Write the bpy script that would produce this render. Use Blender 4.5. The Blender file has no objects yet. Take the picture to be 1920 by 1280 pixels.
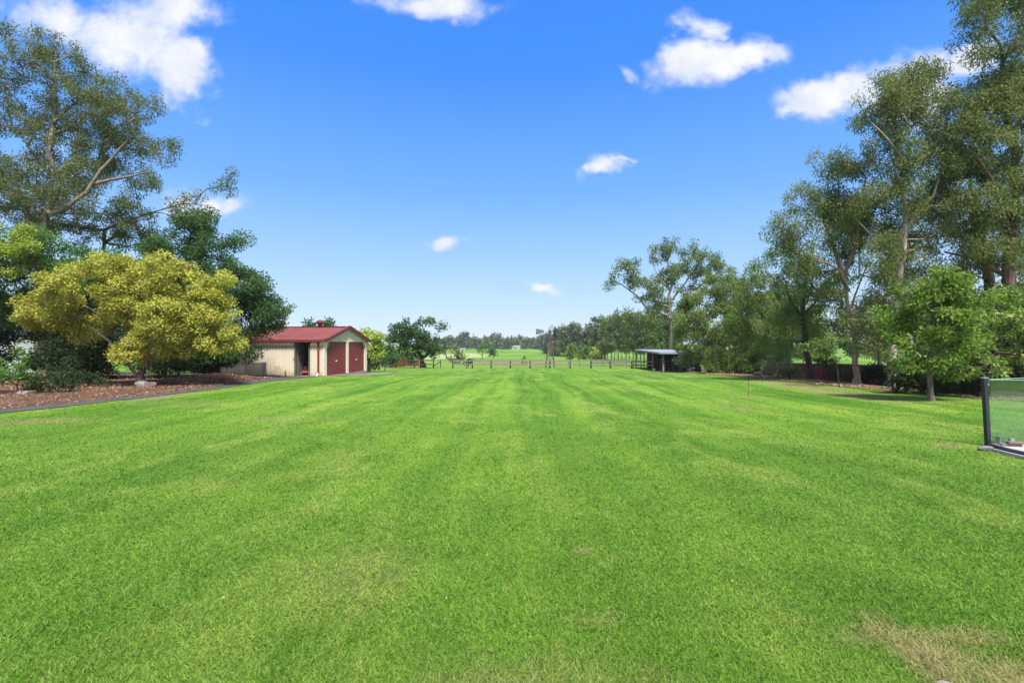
import bpy, math, random
import numpy as np
from mathutils import Vector
R = math.radians
rng = np.random.default_rng(7)
random.seed(7)
S = bpy.context.scene
C = S.collection

# ------------------------------------------------------------------ camera
F = 900.0                       # focal length in units of a 1920 wide picture
HZ = 645.0                      # row of the horizon
EYE = 1.8
cam_d = bpy.data.cameras.new('camera')
cam_d.sensor_width = 36.0
cam_d.lens = 36.0 * F / 1920.0
cam_d.clip_start = 0.05
cam_d.clip_end = 9000
cam = bpy.data.objects.new('camera', cam_d)
cam.location = (0, 0, EYE)
cam.rotation_euler = (R(90) + math.atan(5.0 / F), 0, 0)
C.objects.link(cam)
S.camera = cam

# ------------------------------------------------------------------ light
SUN_EL, SUN_AZ = 60.0, 157.0    # azimuth clockwise from +Y (view direction)
EXPOSURE = 1.6
S.view_settings.view_transform = 'Standard'
S.view_settings.look = 'None'
S.view_settings.gamma = 1.0
S.view_settings.use_curve_mapping = False
S.view_settings.exposure = EXPOSURE
S.cycles.max_bounces = 6
S.cycles.diffuse_bounces = 3
S.cycles.glossy_bounces = 3
S.cycles.transmission_bounces = 6
S.cycles.transparent_max_bounces = 8
S.cycles.caustics_reflective = False
S.cycles.caustics_refractive = False


class N:
    """small helper to write shader maths"""
    def __init__(self, tree):
        self.t = tree

    def new(self, kind, **kw):
        n = self.t.nodes.new(kind)
        for k, v in kw.items():
            setattr(n, k, v)
        return n

    def link(self, v, sock):
        if isinstance(v, (int, float)):
            try:
                sock.default_value = v
            except TypeError:
                sock.default_value = (v, v, v)
        elif isinstance(v, tuple):
            sock.default_value = v
        else:
            self.t.links.new(v, sock)

    def m(self, op, a, b=0.0, c=None, clamp=False):
        n = self.new('ShaderNodeMath', operation=op)
        n.use_clamp = clamp
        self.link(a, n.inputs[0])
        self.link(b, n.inputs[1])
        if c is not None:
            self.link(c, n.inputs[2])
        return n.outputs[0]

    def add(self, a, b): return self.m('ADD', a, b)
    def sub(self, a, b): return self.m('SUBTRACT', a, b)
    def mul(self, a, b): return self.m('MULTIPLY', a, b)
    def div(self, a, b): return self.m('DIVIDE', a, b)

    def ss(self, v, lo, hi):
        n = self.new('ShaderNodeMapRange', interpolation_type='SMOOTHSTEP')
        self.link(v, n.inputs[0]); self.link(lo, n.inputs[1]); self.link(hi, n.inputs[2])
        return n.outputs[0]

    def lin(self, v, a, b, c=0.0, d=1.0):
        n = self.new('ShaderNodeMapRange')
        self.link(v, n.inputs[0]); self.link(a, n.inputs[1]); self.link(b, n.inputs[2])
        self.link(c, n.inputs[3]); self.link(d, n.inputs[4])
        return n.outputs[0]

    def mix(self, f, a, b, blend='MIX'):
        n = self.new('ShaderNodeMix', data_type='RGBA', blend_type=blend)
        self.link(f, n.inputs[0])
        for v, s in ((a, n.inputs[6]), (b, n.inputs[7])):
            self.link(v + (1.0,) if isinstance(v, tuple) and len(v) == 3 else v, s)
        return n.outputs[2]

    def noise(self, vec, scale, detail=3.0, rough=0.55, dist=0.0, color=False):
        n = self.new('ShaderNodeTexNoise')
        if vec is not None:
            self.t.links.new(vec, n.inputs['Vector'])
        n.inputs['Scale'].default_value = scale
        n.inputs['Detail'].default_value = detail
        n.inputs['Roughness'].default_value = rough
        n.inputs['Distortion'].default_value = dist
        return n.outputs[1 if color else 0]

    def sep(self, v):
        n = self.new('ShaderNodeSeparateXYZ')
        self.t.links.new(v, n.inputs[0])
        return n.outputs[0], n.outputs[1], n.outputs[2]

    def comb(self, a, b, c=0.0):
        n = self.new('ShaderNodeCombineXYZ')
        self.link(a, n.inputs[0]); self.link(b, n.inputs[1]); self.link(c, n.inputs[2])
        return n.outputs[0]


world = bpy.data.worlds.new('World')
S.world = world
world.use_nodes = True
wt = world.node_tree
wt.nodes.clear()
w = N(wt)
w_out = w.new('ShaderNodeOutputWorld')
w_bg = w.new('ShaderNodeBackground')
wt.links.new(w_bg.outputs[0], w_out.inputs[0])
SKY_STRENGTH = 0.1
w_bg.inputs[1].default_value = SKY_STRENGTH
nish = w.new('ShaderNodeTexSky', sky_type='NISHITA')
nish.sun_disc = False
nish.sun_elevation = R(SUN_EL)
nish.sun_rotation = R(SUN_AZ)
nish.air_density = 1.0
nish.dust_density = 0.6
nish.ozone_density = 2.0
tc = w.new('ShaderNodeTexCoord')
gx, gy, gz = w.sep(tc.outputs['Generated'])
up = w.m('MAXIMUM', gz, 0.0)
# the deep clear blue of the day: paler towards the horizon all round
ramp = w.new('ShaderNodeValToRGB')
wt.links.new(up, ramp.inputs[0])
e = ramp.color_ramp.elements
K = 1.0 / (SKY_STRENGTH * 2 ** EXPOSURE)
stops = [(0.0, (0.68, 0.82, 1.00)), (0.06, (0.56, 0.76, 1.00)), (0.16, (0.37, 0.64, 1.02)), (0.30, (0.17, 0.46, 1.04)),
         (0.50, (0.05, 0.29, 1.03)), (1.0, (0.02, 0.17, 0.90))]
while len(e) < len(stops):
    e.new(0.5)
for el, (p, c) in zip(e, stops):
    el.position = p
    el.color = (c[0] * 0.9, c[1] * 0.9, c[2] * 0.9, 1)
rs = w.new('ShaderNodeVectorMath', operation='SCALE')
wt.links.new(ramp.outputs[0], rs.inputs[0])
rs.inputs[3].default_value = K / 0.9
sky = w.mix(0.93, nish.outputs[0], rs.outputs[0])
# clouds: ellipses (centre and half axes in tangents of the view angles towards +Y), frayed by noise
gyc = w.m('MAXIMUM', gy, 0.02)
u = w.div(gx, gyc)
v = w.div(gz, gyc)
front = w.ss(gy, 0.05, 0.2)
uv = w.comb(u, v, 0.0)
wrp = w.noise(uv, 5.0, 4.0, 0.6, color=True)
wx, wy, _ = w.sep(wrp)
u2 = w.add(u, w.mul(w.sub(wx, 0.5), 0.24))
v2 = w.add(v, w.mul(w.sub(wy, 0.5), 0.14))
CL = [  # px, py, rx, ry, tilt, density
    (110, 20, 150, 50, -6, 0.95), (250, 60, 120, 75, -20, 1.15), (330, 120, 75, 60, -25, 1.1), (300, 20, 100, 60, 0, 1.0), (330, 200, 30, 14, 0, .35),
    (370, 215, 22, 16, 40, .3), (818, 2, 110, 30, -4, 1.0), (1345, 108, 120, 42, 8, 1.25), (1310, 55, 48, 34, -30, .85), (1185, 120, 45, 16, -25, .6),
    (1430, 95, 60, 30, 5, 1.0), (1560, 185, 105, 48, 14, 1.3), (1490, 215, 50, 24, 25, .95), (1605, 125, 50, 22, 0, .5), (1720, 160, 120, 60, 10, 1.2),
    (1830, 120, 60, 40, 20, 1.1), (1690, 85, 25, 10, 0, .3), (1120, 305, 52, 18, 20, 1.0), (1155, 290, 34, 8, 6, .8), (835, 463, 36, 18, 5, 1.05),
    (795, 468, 28, 8, 0, .45), (1021, 534, 32, 13, 0, 1.0), (410, 382, 75, 22, -8, 1.0), (340, 372, 60, 26, 10, .9), (993, 402, 28, 7, 5, .3),
    (850, 548, 18, 8, 0, .28), (568, 553, 16, 7, 0, .25), (1035, 333, 14, 6, 0, .3), (640, 245, 18, 30, 10, .16), (1183, 172, 12, 8, 0, .4),
    (1430, 45, 30, 22, 20, .25), (1545, 310, 60, 20, 10, .22), (60, 300, 60, 60, 0, .5), (150, 330, 50, 30, 0, .5)]
tot = None
for px, py, rx, ry, tilt, dens in CL:
    cu, cv = (px - 960) / F, (HZ - py) / F
    ct, st = math.cos(R(tilt)), math.sin(R(tilt))
    du, dv = w.sub(u2, cu), w.sub(v2, cv)
    a = w.mul(w.add(w.mul(du, ct), w.mul(dv, st)), F / rx)
    b = w.mul(w.sub(w.mul(dv, ct), w.mul(du, st)), F / ry)
    r2 = w.add(w.mul(a, a), w.mul(b, b))
    g = w.mul(w.m('EXPONENT', w.mul(r2, -0.9)), dens)
    tot = g if tot is None else w.m('MAXIMUM', tot, g)
fray = w.noise(w.comb(w.mul(u, 1.0), w.mul(v, 1.5)), 9.0, 8.0, 0.62, 0.3)
fine = w.noise(uv, 34.0, 6.0, 0.6)
body = w.add(tot, w.add(w.mul(w.sub(fray, 0.5), 1.35), w.mul(w.sub(fine, 0.5), 0.25)))
body = w.mul(w.ss(body, 0.26, 1.05), w.ss(tot, 0.05, 0.30))
body = w.mul(body, front)
# unseen rest of the sky: thicker, brighter cloud added to whiten the ambient light
dirn = w.comb(gx, gy, w.mul(gz, 2.2))
other = w.ss(w.noise(dirn, 2.6, 8.0, 0.6, 0.2), 0.44, 0.60)
other = w.mul(w.mul(other, w.sub(1.0, front)), w.ss(gz, 0.02, 0.15))
cl = w.m('ADD', body, other, clamp=True)
shade = w.noise(w.comb(u, w.add(v, 0.02)), 7.0, 5.0, 0.6)
cc = w.mix(w.ss(shade, 0.35, 0.65), (0.78 * K, 0.84 * K, 0.95 * K), (1.02 * K, 1.02 * K, 1.04 * K))
final = w.mix(w.mul(cl, 0.97), sky, cc)
wt.links.new(w.mix(w.mul(other, 0.9), final, (1.55 * K, 1.55 * K, 1.58 * K)), w_bg.inputs[0])

sd = bpy.data.lights.new('sun', 'SUN')
sd.energy = 3.1
sd.angle = R(11)
sd.color = (1.0, 0.955, 0.89)
sun = bpy.data.objects.new('sun', sd)
az, el_ = R(SUN_AZ), R(SUN_EL)
to_sun = Vector((math.sin(az) * math.cos(el_), math.cos(az) * math.cos(el_), math.sin(el_)))
sun.rotation_euler = to_sun.to_track_quat('Z', 'Y').to_euler()
sun.location = to_sun * 60
C.objects.link(sun)

# ------------------------------------------------------------------ ground shape
PY = [-400, 15, 25, 30, 40, 50, 63, 75, 100, 160, 250, 400, 600, 3000]
PZ = [0, 0, -.08, -.17, -.60, -1.05, -1.40, -1.72, -2.2, -3.3, -4.0, -2.5, -1.2, 0.0]
LY = [-100, 2, 10, 12.5, 13.8, 16.2, 19.5, 22.8, 26.1, 29.0]
LX = [-16.0, -14.6, -13.6, -13.3, -12.8, -12.4, -12.1, -12.1, -11.8, -11.5]
RY = [-100, 10, 12, 14.5, 15.8, 18.1, 20.5, 25.5, 32, 40, 48, 60]
RX = [30, 24, 20, 16.4, 15.3, 14.7, 14.0, 13.5, 13.6, 14.6, 16.4, 24]


def gz_(x, y):
    x = np.asarray(x, float); y = np.asarray(y, float)
    z = np.interp(y, PY, PZ)
    t = np.clip((y - 12) / 10, 0, 1)
    z = z - 0.09 * np.clip(x - 15.5, 0, 7) * t * np.clip((60 - y) / 15, 0, 1)
    z = z + 0.32 * np.exp(-((x + 15.2) / 1.8) ** 2 - ((y - 24.6) / 1.5) ** 2)
    z = z + 0.5 * np.exp(-((x - 1.5) / 9.0) ** 2 - ((y - 92) / 7.0) ** 2)
    return z


def G(x, y): return float(gz_(x, y))
def X_(px, d): return (px - 960.0) / F * d
def Z_(py, d): return EYE - (py - HZ) / F * d


# ------------------------------------------------------------------ mesh helpers
def raw_mesh(name, verts, loops, sizes, mat=None, smooth=False, attrs=None):
    me = bpy.data.meshes.new(name)
    nv, nl, nf = len(verts), len(loops), len(sizes)
    me.vertices.add(nv); me.loops.add(nl); me.polygons.add(nf)
    me.vertices.foreach_set('co', np.ascontiguousarray(verts, dtype=np.float32).ravel())
    me.loops.foreach_set('vertex_index', np.ascontiguousarray(loops, dtype=np.int32))
    st = np.concatenate([[0], np.cumsum(sizes)[:-1]]).astype(np.int32)
    me.polygons.foreach_set('loop_start', st)
    try:
        me.polygons.foreach_set('loop_total', np.asarray(sizes, dtype=np.int32))
    except Exception:
        pass
    if smooth:
        me.polygons.foreach_set('use_smooth', np.ones(nf, dtype=bool))
    me.update(calc_edges=True)
    for k, a in (attrs or {}).items():
        at = me.attributes.new(k, 'FLOAT', 'POINT')
        at.data.foreach_set('value', np.ascontiguousarray(a, dtype=np.float32))
    if mat:
        me.materials.append(mat)
    return me


def link(name, me, parent=None, loc=None):
    o = bpy.data.objects.new(name, me)
    C.objects.link(o)
    if parent is not None:
        o.parent = parent
    if loc is not None:
        o.location = loc
    return o


def tag(o, label=None, cat=None, group=None, kind=None):
    if label: o['label'] = label
    if cat: o['category'] = cat
    if group: o['group'] = group
    if kind: o['kind'] = kind
    return o


def thing(name, label, cat, loc=(0, 0, 0), rz=0.0, group=None):
    o = bpy.data.objects.new(name, None)
    C.objects.link(o)
    o.location = loc
    o.rotation_euler = (0, 0, rz)
    return tag(o, label, cat, group)


class MB:
    """collects simple solids, builds ONE mesh"""
    def __init__(self):
        self.v, self.f = [], []

    def poly(self, pts):
        b = len(self.v)
        self.v += [tuple(p) for p in pts]
        self.f.append(tuple(range(b, b + len(pts))))
        return self

    def box(self, x0, x1, y0, y1, z0, z1):
        b = len(self.v)
        self.v += [(x, y, z) for z in (z0, z1) for y in (y0, y1) for x in (x0, x1)]
        self.f += [tuple(b + i for i in q) for q in ((0, 2, 3, 1), (4, 5, 7, 6), (0, 1, 5, 4), (2, 6, 7, 3), (0, 4, 6, 2), (1, 3, 7, 5))]
        return self

    def bar(self, p, q, wd, ht=None, side=None):
        p, q = Vector(p), Vector(q)
        ht = ht or wd
        t = (q - p).normalized()
        s = Vector(side) if side else t.cross(Vector((0, 0, 1)))
        if s.length < 1e-4:
            s = Vector((1, 0, 0))
        s = (s - t * s.dot(t)).normalized()
        n = s.cross(t).normalized()
        b = len(self.v)
        for c in (p, q):
            for i, j in ((-1, -1), (1, -1), (1, 1), (-1, 1)):
                self.v.append(tuple(c + s * (i * wd / 2) + n * (j * ht / 2)))
        self.f += [tuple(b + i for i in q_) for q_ in ((0, 1, 2, 3), (7, 6, 5, 4), (0, 4, 5, 1), (1, 5, 6, 2), (2, 6, 7, 3), (3, 7, 4, 0))]
        return self

    def tube(self, pts, rad, k=8, cap=True):
        pts = [Vector(p) for p in pts]
        if isinstance(rad, (int, float)):
            rad = [rad] * len(pts)
        b = len(self.v)
        for i, p in enumerate(pts):
            t = (pts[min(i + 1, len(pts) - 1)] - pts[max(i - 1, 0)]).normalized()
            a = Vector((0, 0, 1)) if abs(t.z) < 0.9 else Vector((1, 0, 0))
            s = t.cross(a).normalized(); n = s.cross(t)
            for j in range(k):
                an = 2 * math.pi * j / k
                self.v.append(tuple(p + (s * math.cos(an) + n * math.sin(an)) * rad[i]))
        for i in range(len(pts) - 1):
            for j in range(k):
                j2 = (j + 1) % k
                self.f.append((b + i * k + j, b + i * k + j2, b + (i + 1) * k + j2, b + (i + 1) * k + j))
        if cap:
            self.f.append(tuple(b + j for j in reversed(range(k))))
            self.f.append(tuple(b + (len(pts) - 1) * k + j for j in range(k)))
        return self

    def lathe(self, prof, c=(0, 0, 0), k=16):
        return self.tube([(c[0], c[1], c[2] + z) for r, z in prof], [max(r, 1e-3) for r, z in prof], k)

    def build(self, name, mat, parent=None, smooth=False, bevel=0.0):
        me = bpy.data.meshes.new(name)
        me.from_pydata(self.v, [], self.f)
        me.materials.append(mat)
        if smooth:
            me.polygons.foreach_set('use_smooth', [True] * len(me.polygons))
        me.update()
        o = link(name, me, parent)
        if bevel:
            m = o.modifiers.new('bevel', 'BEVEL')
            m.width = bevel; m.segments = 1; m.limit_method = 'ANGLE'
        return o


# ------------------------------------------------------------------ materials
def mat_new(name):
    m = bpy.data.materials.new(name)
    m.use_nodes = True
    m.node_tree.nodes.clear()
    n = N(m.node_tree)
    out = n.new('ShaderNodeOutputMaterial')
    return m, n, out


def plain(name, col, rough=0.6, metal=0.0, var=0.25, scale=3.0, bump=0.0, bscale=30.0, dirt=None, spec=0.4, base=None):
    m, n, out = mat_new(name)
    p = n.new('ShaderNodeBsdfPrincipled')
    t = n.new('ShaderNodeTexCoord')
    o = t.outputs['Object']
    f = n.noise(o, scale, 6.0, 0.65)
    c2 = tuple(c * (1 - var) for c in col); c3 = tuple(min(1, c * (1 + var * 0.6)) for c in col)
    c = n.mix(n.ss(f, 0.3, 0.7), c2, c3)
    if dirt:
        d = n.ss(n.noise(o, scale * 0.6, 8.0, 0.7, 0.5), 0.5, 0.72)
        c = n.mix(n.mul(d, 0.6), c, dirt)
    if base:
        _x, _y, z_ = n.sep(o)
        low = n.sub(1.0, n.ss(n.add(z_, n.mul(n.sub(n.noise(o, 4.0, 5.0, 0.7), 0.5), 0.5)), 0.02, 0.42))
        c = n.mix(n.mul(low, 0.65), c, base)
    n.link(c, p.inputs['Base Color'])
    p.inputs['Roughness'].default_value = rough
    p.inputs['Metallic'].default_value = metal
    p.inputs['Specular IOR Level'].default_value = spec
    if bump:
        b = n.new('ShaderNodeBump')
        b.inputs['Strength'].default_value = bump
        b.inputs['Distance'].default_value = 0.02
        n.link(n.noise(o, bscale, 6.0, 0.7), b.inputs['Height'])
        n.link(b.outputs[0], p.inputs['Normal'])
    n.link(p.outputs[0], out.inputs[0])
    return m


def bark(name, col, col2, sc=1.0, pale=0.0):
    m, n, out = mat_new(name)
    p = n.new('ShaderNodeBsdfPrincipled')
    t = n.new('ShaderNodeTexCoord')
    x, y, z = n.sep(t.outputs['Object'])
    st = n.comb(n.mul(x, 5.0 * sc), n.mul(y, 5.0 * sc), n.mul(z, 0.8 * sc))
    f = n.noise(st, 2.5, 8.0, 0.7, 0.4)
    g = n.noise(t.outputs['Object'], 1.3, 4.0, 0.6)
    c = n.mix(n.ss(f, 0.38, 0.62), col2, col)
    c = n.mix(n.mul(n.ss(g, 0.45, 0.65), 0.55), c, tuple(0.5 * (a + b) for a, b in zip(col, col2)))
    n.link(c, p.inputs['Base Color'])
    p.inputs['Roughness'].default_value = 0.85
    p.inputs['Specular IOR Level'].default_value = 0.2
    b = n.new('ShaderNodeBump')
    b.inputs['Strength'].default_value = 0.7
    b.inputs['Distance'].default_value = 0.03
    n.link(f, b.inputs['Height'])
    n.link(b.outputs[0], p.inputs['Normal'])
    n.link(p.outputs[0], out.inputs[0])
    return m


def leafmat(name, a, b, c, cfrac=0.15, trans=0.35, rough=0.58, spec=0.16):
    g_ = 1.15 if name == 'gum_leaf' else 1.3 if name == 'gum_leaf_olive' else 1.45 if name not in ('golden_leaf', 'fresh_green_leaf', 'deep_shrub_leaf') else 1.0
    a, b, c = [tuple(v * g_ for v in q) for q in (a, b, c)]
    trans = min(.45, trans + .06)
    """a, b: the two ends of the leaf colour; c: odd leaves (young or dry)"""
    m, n, out = mat_new(name)
    at = n.new('ShaderNodeAttribute', attribute_name='tint')
    at2 = n.new('ShaderNodeAttribute', attribute_name='odd')
    f = at.outputs['Fac']
    col = n.mix(f, a, b)
    col = n.mix(n.mul(n.ss(at2.outputs['Fac'], 1.0 - cfrac * 1.6, 1.0 - cfrac * 0.3), 0.85), col, c)
    p = n.new('ShaderNodeBsdfPrincipled')
    n.link(col, p.inputs['Base Color'])
    p.inputs['Roughness'].default_value = rough
    p.inputs['Specular IOR Level'].default_value = spec
    tr = n.new('ShaderNodeBsdfTranslucent')
    n.link(n.mix(0.35, col, (0.30, 0.42, 0.06), 'MIX'), tr.inputs[0])
    ms = n.new('ShaderNodeMixShader')
    ms.inputs[0].default_value = trans
    n.link(p.outputs[0], ms.inputs[1]); n.link(tr.outputs[0], ms.inputs[2])
    n.link(ms.outputs[0], out.inputs[0])
    return m


# lawn colour shared by the soil sheet and the blades
LAWN_PATCH = [  # x, y, rx, ry, strength of the dry straw
    (12.5, 20.5, 0.9, 4.6, .85), (12.2, 16.5, 1.2, 2.0, .5), (-10.9, 11.2, 1.3, .45, .6), (-11.9, 16.4, .45, 1.6, .9), (13.3, 15.1, 1.6, .35, .6),
    (8.1, 16.4, .9, .28, .8), (7.7, 8.55, .35, .22, 1.0), (-9.5, 60.5, 9.0, 1.3, .6), (-13.0, 43, 5.0, 3.0, .45), (-2.6, 27.8, .8, 1.0, .5),
    (2.40, 2.70, .22, .34, .8), (2.70, 2.50, .28, .24, .85), (0.05, 2.45, .7, .35, .35), (2.55, 2.95, .5, .12, .6), (-1.2, 3.7, .6, .5, .2), (-9.8, 14.6, 1.8, .8, .25),
    (-5.6, 11.6, 1.4, .5, .30), (9.5, 33, 2.5, 6.0, .25), (6.4, 14.0, 1.2, .7, .30), (0.55, 3.15, .16, .10, .3), (0.62, 4.2, .10, .08, .6)]


def lawn_color(n, blades=False):
    g = n.new('ShaderNodeNewGeometry')
    pos = g.outputs['Position']
    x, y, z = n.sep(pos)
    p2 = n.comb(x, y, 0.0)
    deep, light = (0.045, 0.124, 0.007), (0.148, 0.262, 0.024)
    big = n.noise(p2, 0.22, 4.0, 0.6, 0.4)
    mid = n.noise(p2, 1.1, 5.0, 0.65, 0.3)
    # mown runs: sheen of bent grass painted as long strips nearly along the view, wandering a little
    wob = n.mul(n.sub(n.noise(p2, 0.06, 2.0, 0.5), 0.5), 3.0)
    s = n.add(n.sub(x, n.mul(y, 0.028)), wob)
    streak = n.noise(n.comb(s, n.mul(y, 0.02), 0.0), 1.05, 2.0, 0.55)
    streak2 = n.noise(n.comb(s, n.mul(y, 0.03), 4.0), 3.4, 2.0, 0.6)
    runs = n.add(n.mul(n.sub(n.ss(streak, 0.40, 0.60), 0.5), 0.42), n.mul(n.sub(n.ss(streak2, 0.38, 0.62), 0.5), 0.24))
    runs = n.mul(runs, n.lin(y, 4.0, 20.0, 0.32, 1.0))
    f = n.add(n.add(0.42, runs), n.add(n.mul(n.sub(big, 0.5), 1.3), n.mul(n.sub(mid, 0.5), 0.7)))
    f = n.m('MULTIPLY', f, 1.0, clamp=True)
    c = n.mix(f, deep, light)
    # yellower worn turf in broad faint patches
    yel = n.ss(n.add(n.noise(n.comb(n.mul(s, 1.5), n.mul(y, 0.45), 0.0), 0.5, 5.0, 0.65, 0.5), n.mul(n.sub(mid, 0.5), 0.4)), 0.49, 0.70)
    c = n.mix(n.mul(yel, 0.60), c, (0.210, 0.268, 0.048))
    # small dry spots
    sp = n.ss(n.noise(p2, 2.6, 3.0, 0.6, 0.2), 0.69, 0.76)
    c = n.mix(n.mul(sp, 0.55), c, (0.36, 0.29, 0.12))
    sp2 = n.ss(n.noise(p2, 6.5, 2.0, 0.5), 0.72, 0.78)
    c = n.mix(n.mul(sp2, 0.45), c, (0.33, 0.20, 0.10))
    tot = None
    warp = n.add(n.mul(n.sub(mid, 0.5), 2.4), n.mul(n.sub(n.noise(p2, 4.5, 4.0, 0.7), 0.5), 2.6))
    for px, py, rx, ry, k in LAWN_PATCH:
        a = n.mul(n.sub(x, px), 1 / rx); b = n.mul(n.sub(y, py), 1 / ry)
        r = n.m('SQRT', n.add(n.mul(a, a), n.mul(b, b)))
        q = n.mul(n.sub(1.0, n.ss(n.add(r, warp), 0.15, 1.5)), k)
        tot = q if tot is None else n.m('MAXIMUM', tot, q)
    hf = n.noise(p2, 9.0, 4.0, 0.7)
    tot = n.m('MULTIPLY', tot, n.lin(hf, 0.3, 0.65, 0.45, 1.15), clamp=True)
    c = n.mix(tot, c, (0.28, 0.225, 0.095) if blades else (0.20, 0.145, 0.08))
    # beyond the rail fence: paddocks
    far = n.ss(y, 63.5, 65.5)
    fn = n.noise(n.comb(n.mul(x, 0.03), n.mul(y, 0.012), 2.0), 1.0, 4.0, 0.6)
    fc = n.mix(n.ss(fn, 0.35, 0.65), (0.072, 0.158, 0.012), (0.130, 0.220, 0.026))
    # bleached grass west of the middle, bare bank of the dam
    a = n.mul(n.add(x, 26.0), 1 / 17.0); b = n.mul(n.sub(y, 225.0), 1 / 75.0)
    r = n.m('SQRT', n.add(n.mul(a, a), n.mul(b, b)))
    fc = n.mix(n.mul(n.sub(1.0, n.ss(n.add(r, n.mul(n.sub(fn, .5), .8)), 0.6, 1.1)), 0.8), fc, (0.30, 0.32, 0.16))
    a = n.mul(n.sub(x, 1.5), 1 / 10.5); b = n.mul(n.sub(y, 90.0), 1 / 8.0)
    r = n.m('SQRT', n.add(n.mul(a, a), n.mul(b, b)))
    fc = n.mix(n.mul(n.sub(1.0, n.ss(n.add(r, n.mul(n.sub(mid, .5), 1.6)), 0.6, 1.15)), 0.8), fc, (0.17, 0.11, 0.065))
    c = n.mix(far, c, fc)
    return c, pos, p2, y


def ground_mat():
    m, n, out = mat_new('lawn_ground')
    c, pos, p2, y = lawn_color(n)
    soil = n.noise(p2, 28.0, 4.0, 0.7)
    nearf = n.sub(1.0, n.ss(y, 4.0, 16.0))
    c2 = n.mix(n.mul(nearf, 0.30), c, (0.075, 0.105, 0.02))
    c2 = n.mix(n.mul(n.ss(soil, 0.45, 0.7), 0.30), c2, (0.05, 0.10, 0.012))
    p = n.new('ShaderNodeBsdfPrincipled')
    n.link(c2, p.inputs['Base Color'])
    p.inputs['Roughness'].default_value = 0.9
    p.inputs['Specular IOR Level'].default_value = 0.1
    b = n.new('ShaderNodeBump')
    b.inputs['Strength'].default_value = 0.5
    b.inputs['Distance'].default_value = 0.05
    n.link(n.noise(p2, 12.0, 6.0, 0.7), b.inputs['Height'])
    n.link(b.outputs[0], p.inputs['Normal'])
    n.link(p.outputs[0], out.inputs[0])
    return m


def blade_mat():
    m, n, out = mat_new('grass_blade')
    c, pos, p2, y = lawn_color(n, True)
    at = n.new('ShaderNodeAttribute', attribute_name='tint')
    st = n.new('ShaderNodeAttribute', attribute_name='odd')
    k = n.lin(at.outputs['Fac'], 0.0, 1.0, 0.52, 2.0)
    k = n.mul(k, n.lin(y, 2.5, 14.0, 1.12, 0.94))
    k = n.add(1.05, n.mul(n.sub(k, 1.05), n.lin(y, 4.0, 20.0, 1.0, 0.35)))
    sc = n.new('ShaderNodeVectorMath', operation='SCALE')
    n.link(c, sc.inputs[0]); n.link(k, sc.inputs[3])
    c = n.mix(n.mul(st.outputs['Fac'], 0.75), sc.outputs[0], (0.31, 0.285, 0.115))
    p = n.new('ShaderNodeBsdfPrincipled')
    n.link(c, p.inputs['Base Color'])
    p.inputs['Roughness'].default_value = 0.55
    p.inputs['Specular IOR Level'].default_value = 0.25
    tr = n.new('ShaderNodeBsdfTranslucent')
    n.link(c, tr.inputs[0])
    ms = n.new('ShaderNodeMixShader')
    ms.inputs[0].default_value = 0.35
    n.link(p.outputs[0], ms.inputs[1]); n.link(tr.outputs[0], ms.inputs[2])
    n.link(ms.outputs[0], out.inputs[0])
    return m


def litter_mat(name, a, b, c, scale=22.0):
    m, n, out = mat_new(name)
    g = n.new('ShaderNodeNewGeometry')
    pos = g.outputs['Position']
    vo = n.new('ShaderNodeTexVoronoi')
    vo.inputs['Scale'].default_value = scale
    n.link(pos, vo.inputs['Vector'])
    rnd, _, _ = n.sep(vo.outputs['Color'])
    col = n.mix(rnd, a, b)
    col = n.mix(n.mul(n.ss(n.noise(pos, scale * 1.5, 3.0, 0.6), 0.62, 0.7), 0.8), col, c)
    col = n.mix(n.mul(n.ss(n.noise(pos, 0.7, 5.0, 0.6), 0.4, 0.65), 0.5), col, tuple(v * 0.5 for v in a))
    p = n.new('ShaderNodeBsdfPrincipled')
    n.link(col, p.inputs['Base Color'])
    p.inputs['Roughness'].default_value = 0.9
    p.inputs['Specular IOR Level'].default_value = 0.15
    bp = n.new('ShaderNodeBump')
    bp.inputs['Strength'].default_value = 0.9
    bp.inputs['Distance'].default_value = 0.04
    n.link(vo.outputs['Distance'], bp.inputs['Height'])
    n.link(bp.outputs[0], p.inputs['Normal'])
    n.link(p.outputs[0], out.inputs[0])
    return m


M = {}
M['ground'] = ground_mat()
M['blade'] = blade_mat()
M['mulch'] = litter_mat('bark_mulch', (0.078, 0.042, 0.026), (0.160, 0.090, 0.056), (0.34, 0.26, 0.19))
M['litter'] = litter_mat('leaf_litter', (0.075, 0.045, 0.032), (0.155, 0.098, 0.072), (0.32, 0.25, 0.20), 26.0)
M['path'] = plain('dark_path', (0.062, 0.056, 0.056), 0.9, var=0.3, scale=2.2, bump=0.5, bscale=60, dirt=(0.115, 0.075, 0.055))
M['gravel'] = plain('gravel', (0.20, 0.165, 0.15), 0.95, var=0.4, scale=5, bump=0.8, bscale=45, dirt=(0.10, 0.08, 0.07))
M['concrete'] = plain('concrete', (0.33, 0.31, 0.285), 0.85, var=0.15, scale=2.5, bump=0.2, bscale=60, dirt=(0.30, 0.27, 0.24))
M['slab'] = plain('stained_concrete', (0.25, 0.20, 0.175), 0.9, var=0.25, scale=2, dirt=(0.14, 0.10, 0.08))
M['cream'] = plain('cream_steel', (0.60, 0.53, 0.41), 0.45, var=0.10, scale=0.9, dirt=(0.46, 0.38, 0.27), base=(0.34, 0.24, 0.13))
M['cream2'] = plain('cream_trim', (0.64, 0.57, 0.45), 0.45, var=0.06, scale=1.5)
M['redroof'] = plain('red_roof_steel', (0.175, 0.046, 0.038), 0.65, var=0.22, scale=0.9, dirt=(0.24, 0.10, 0.085))
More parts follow.
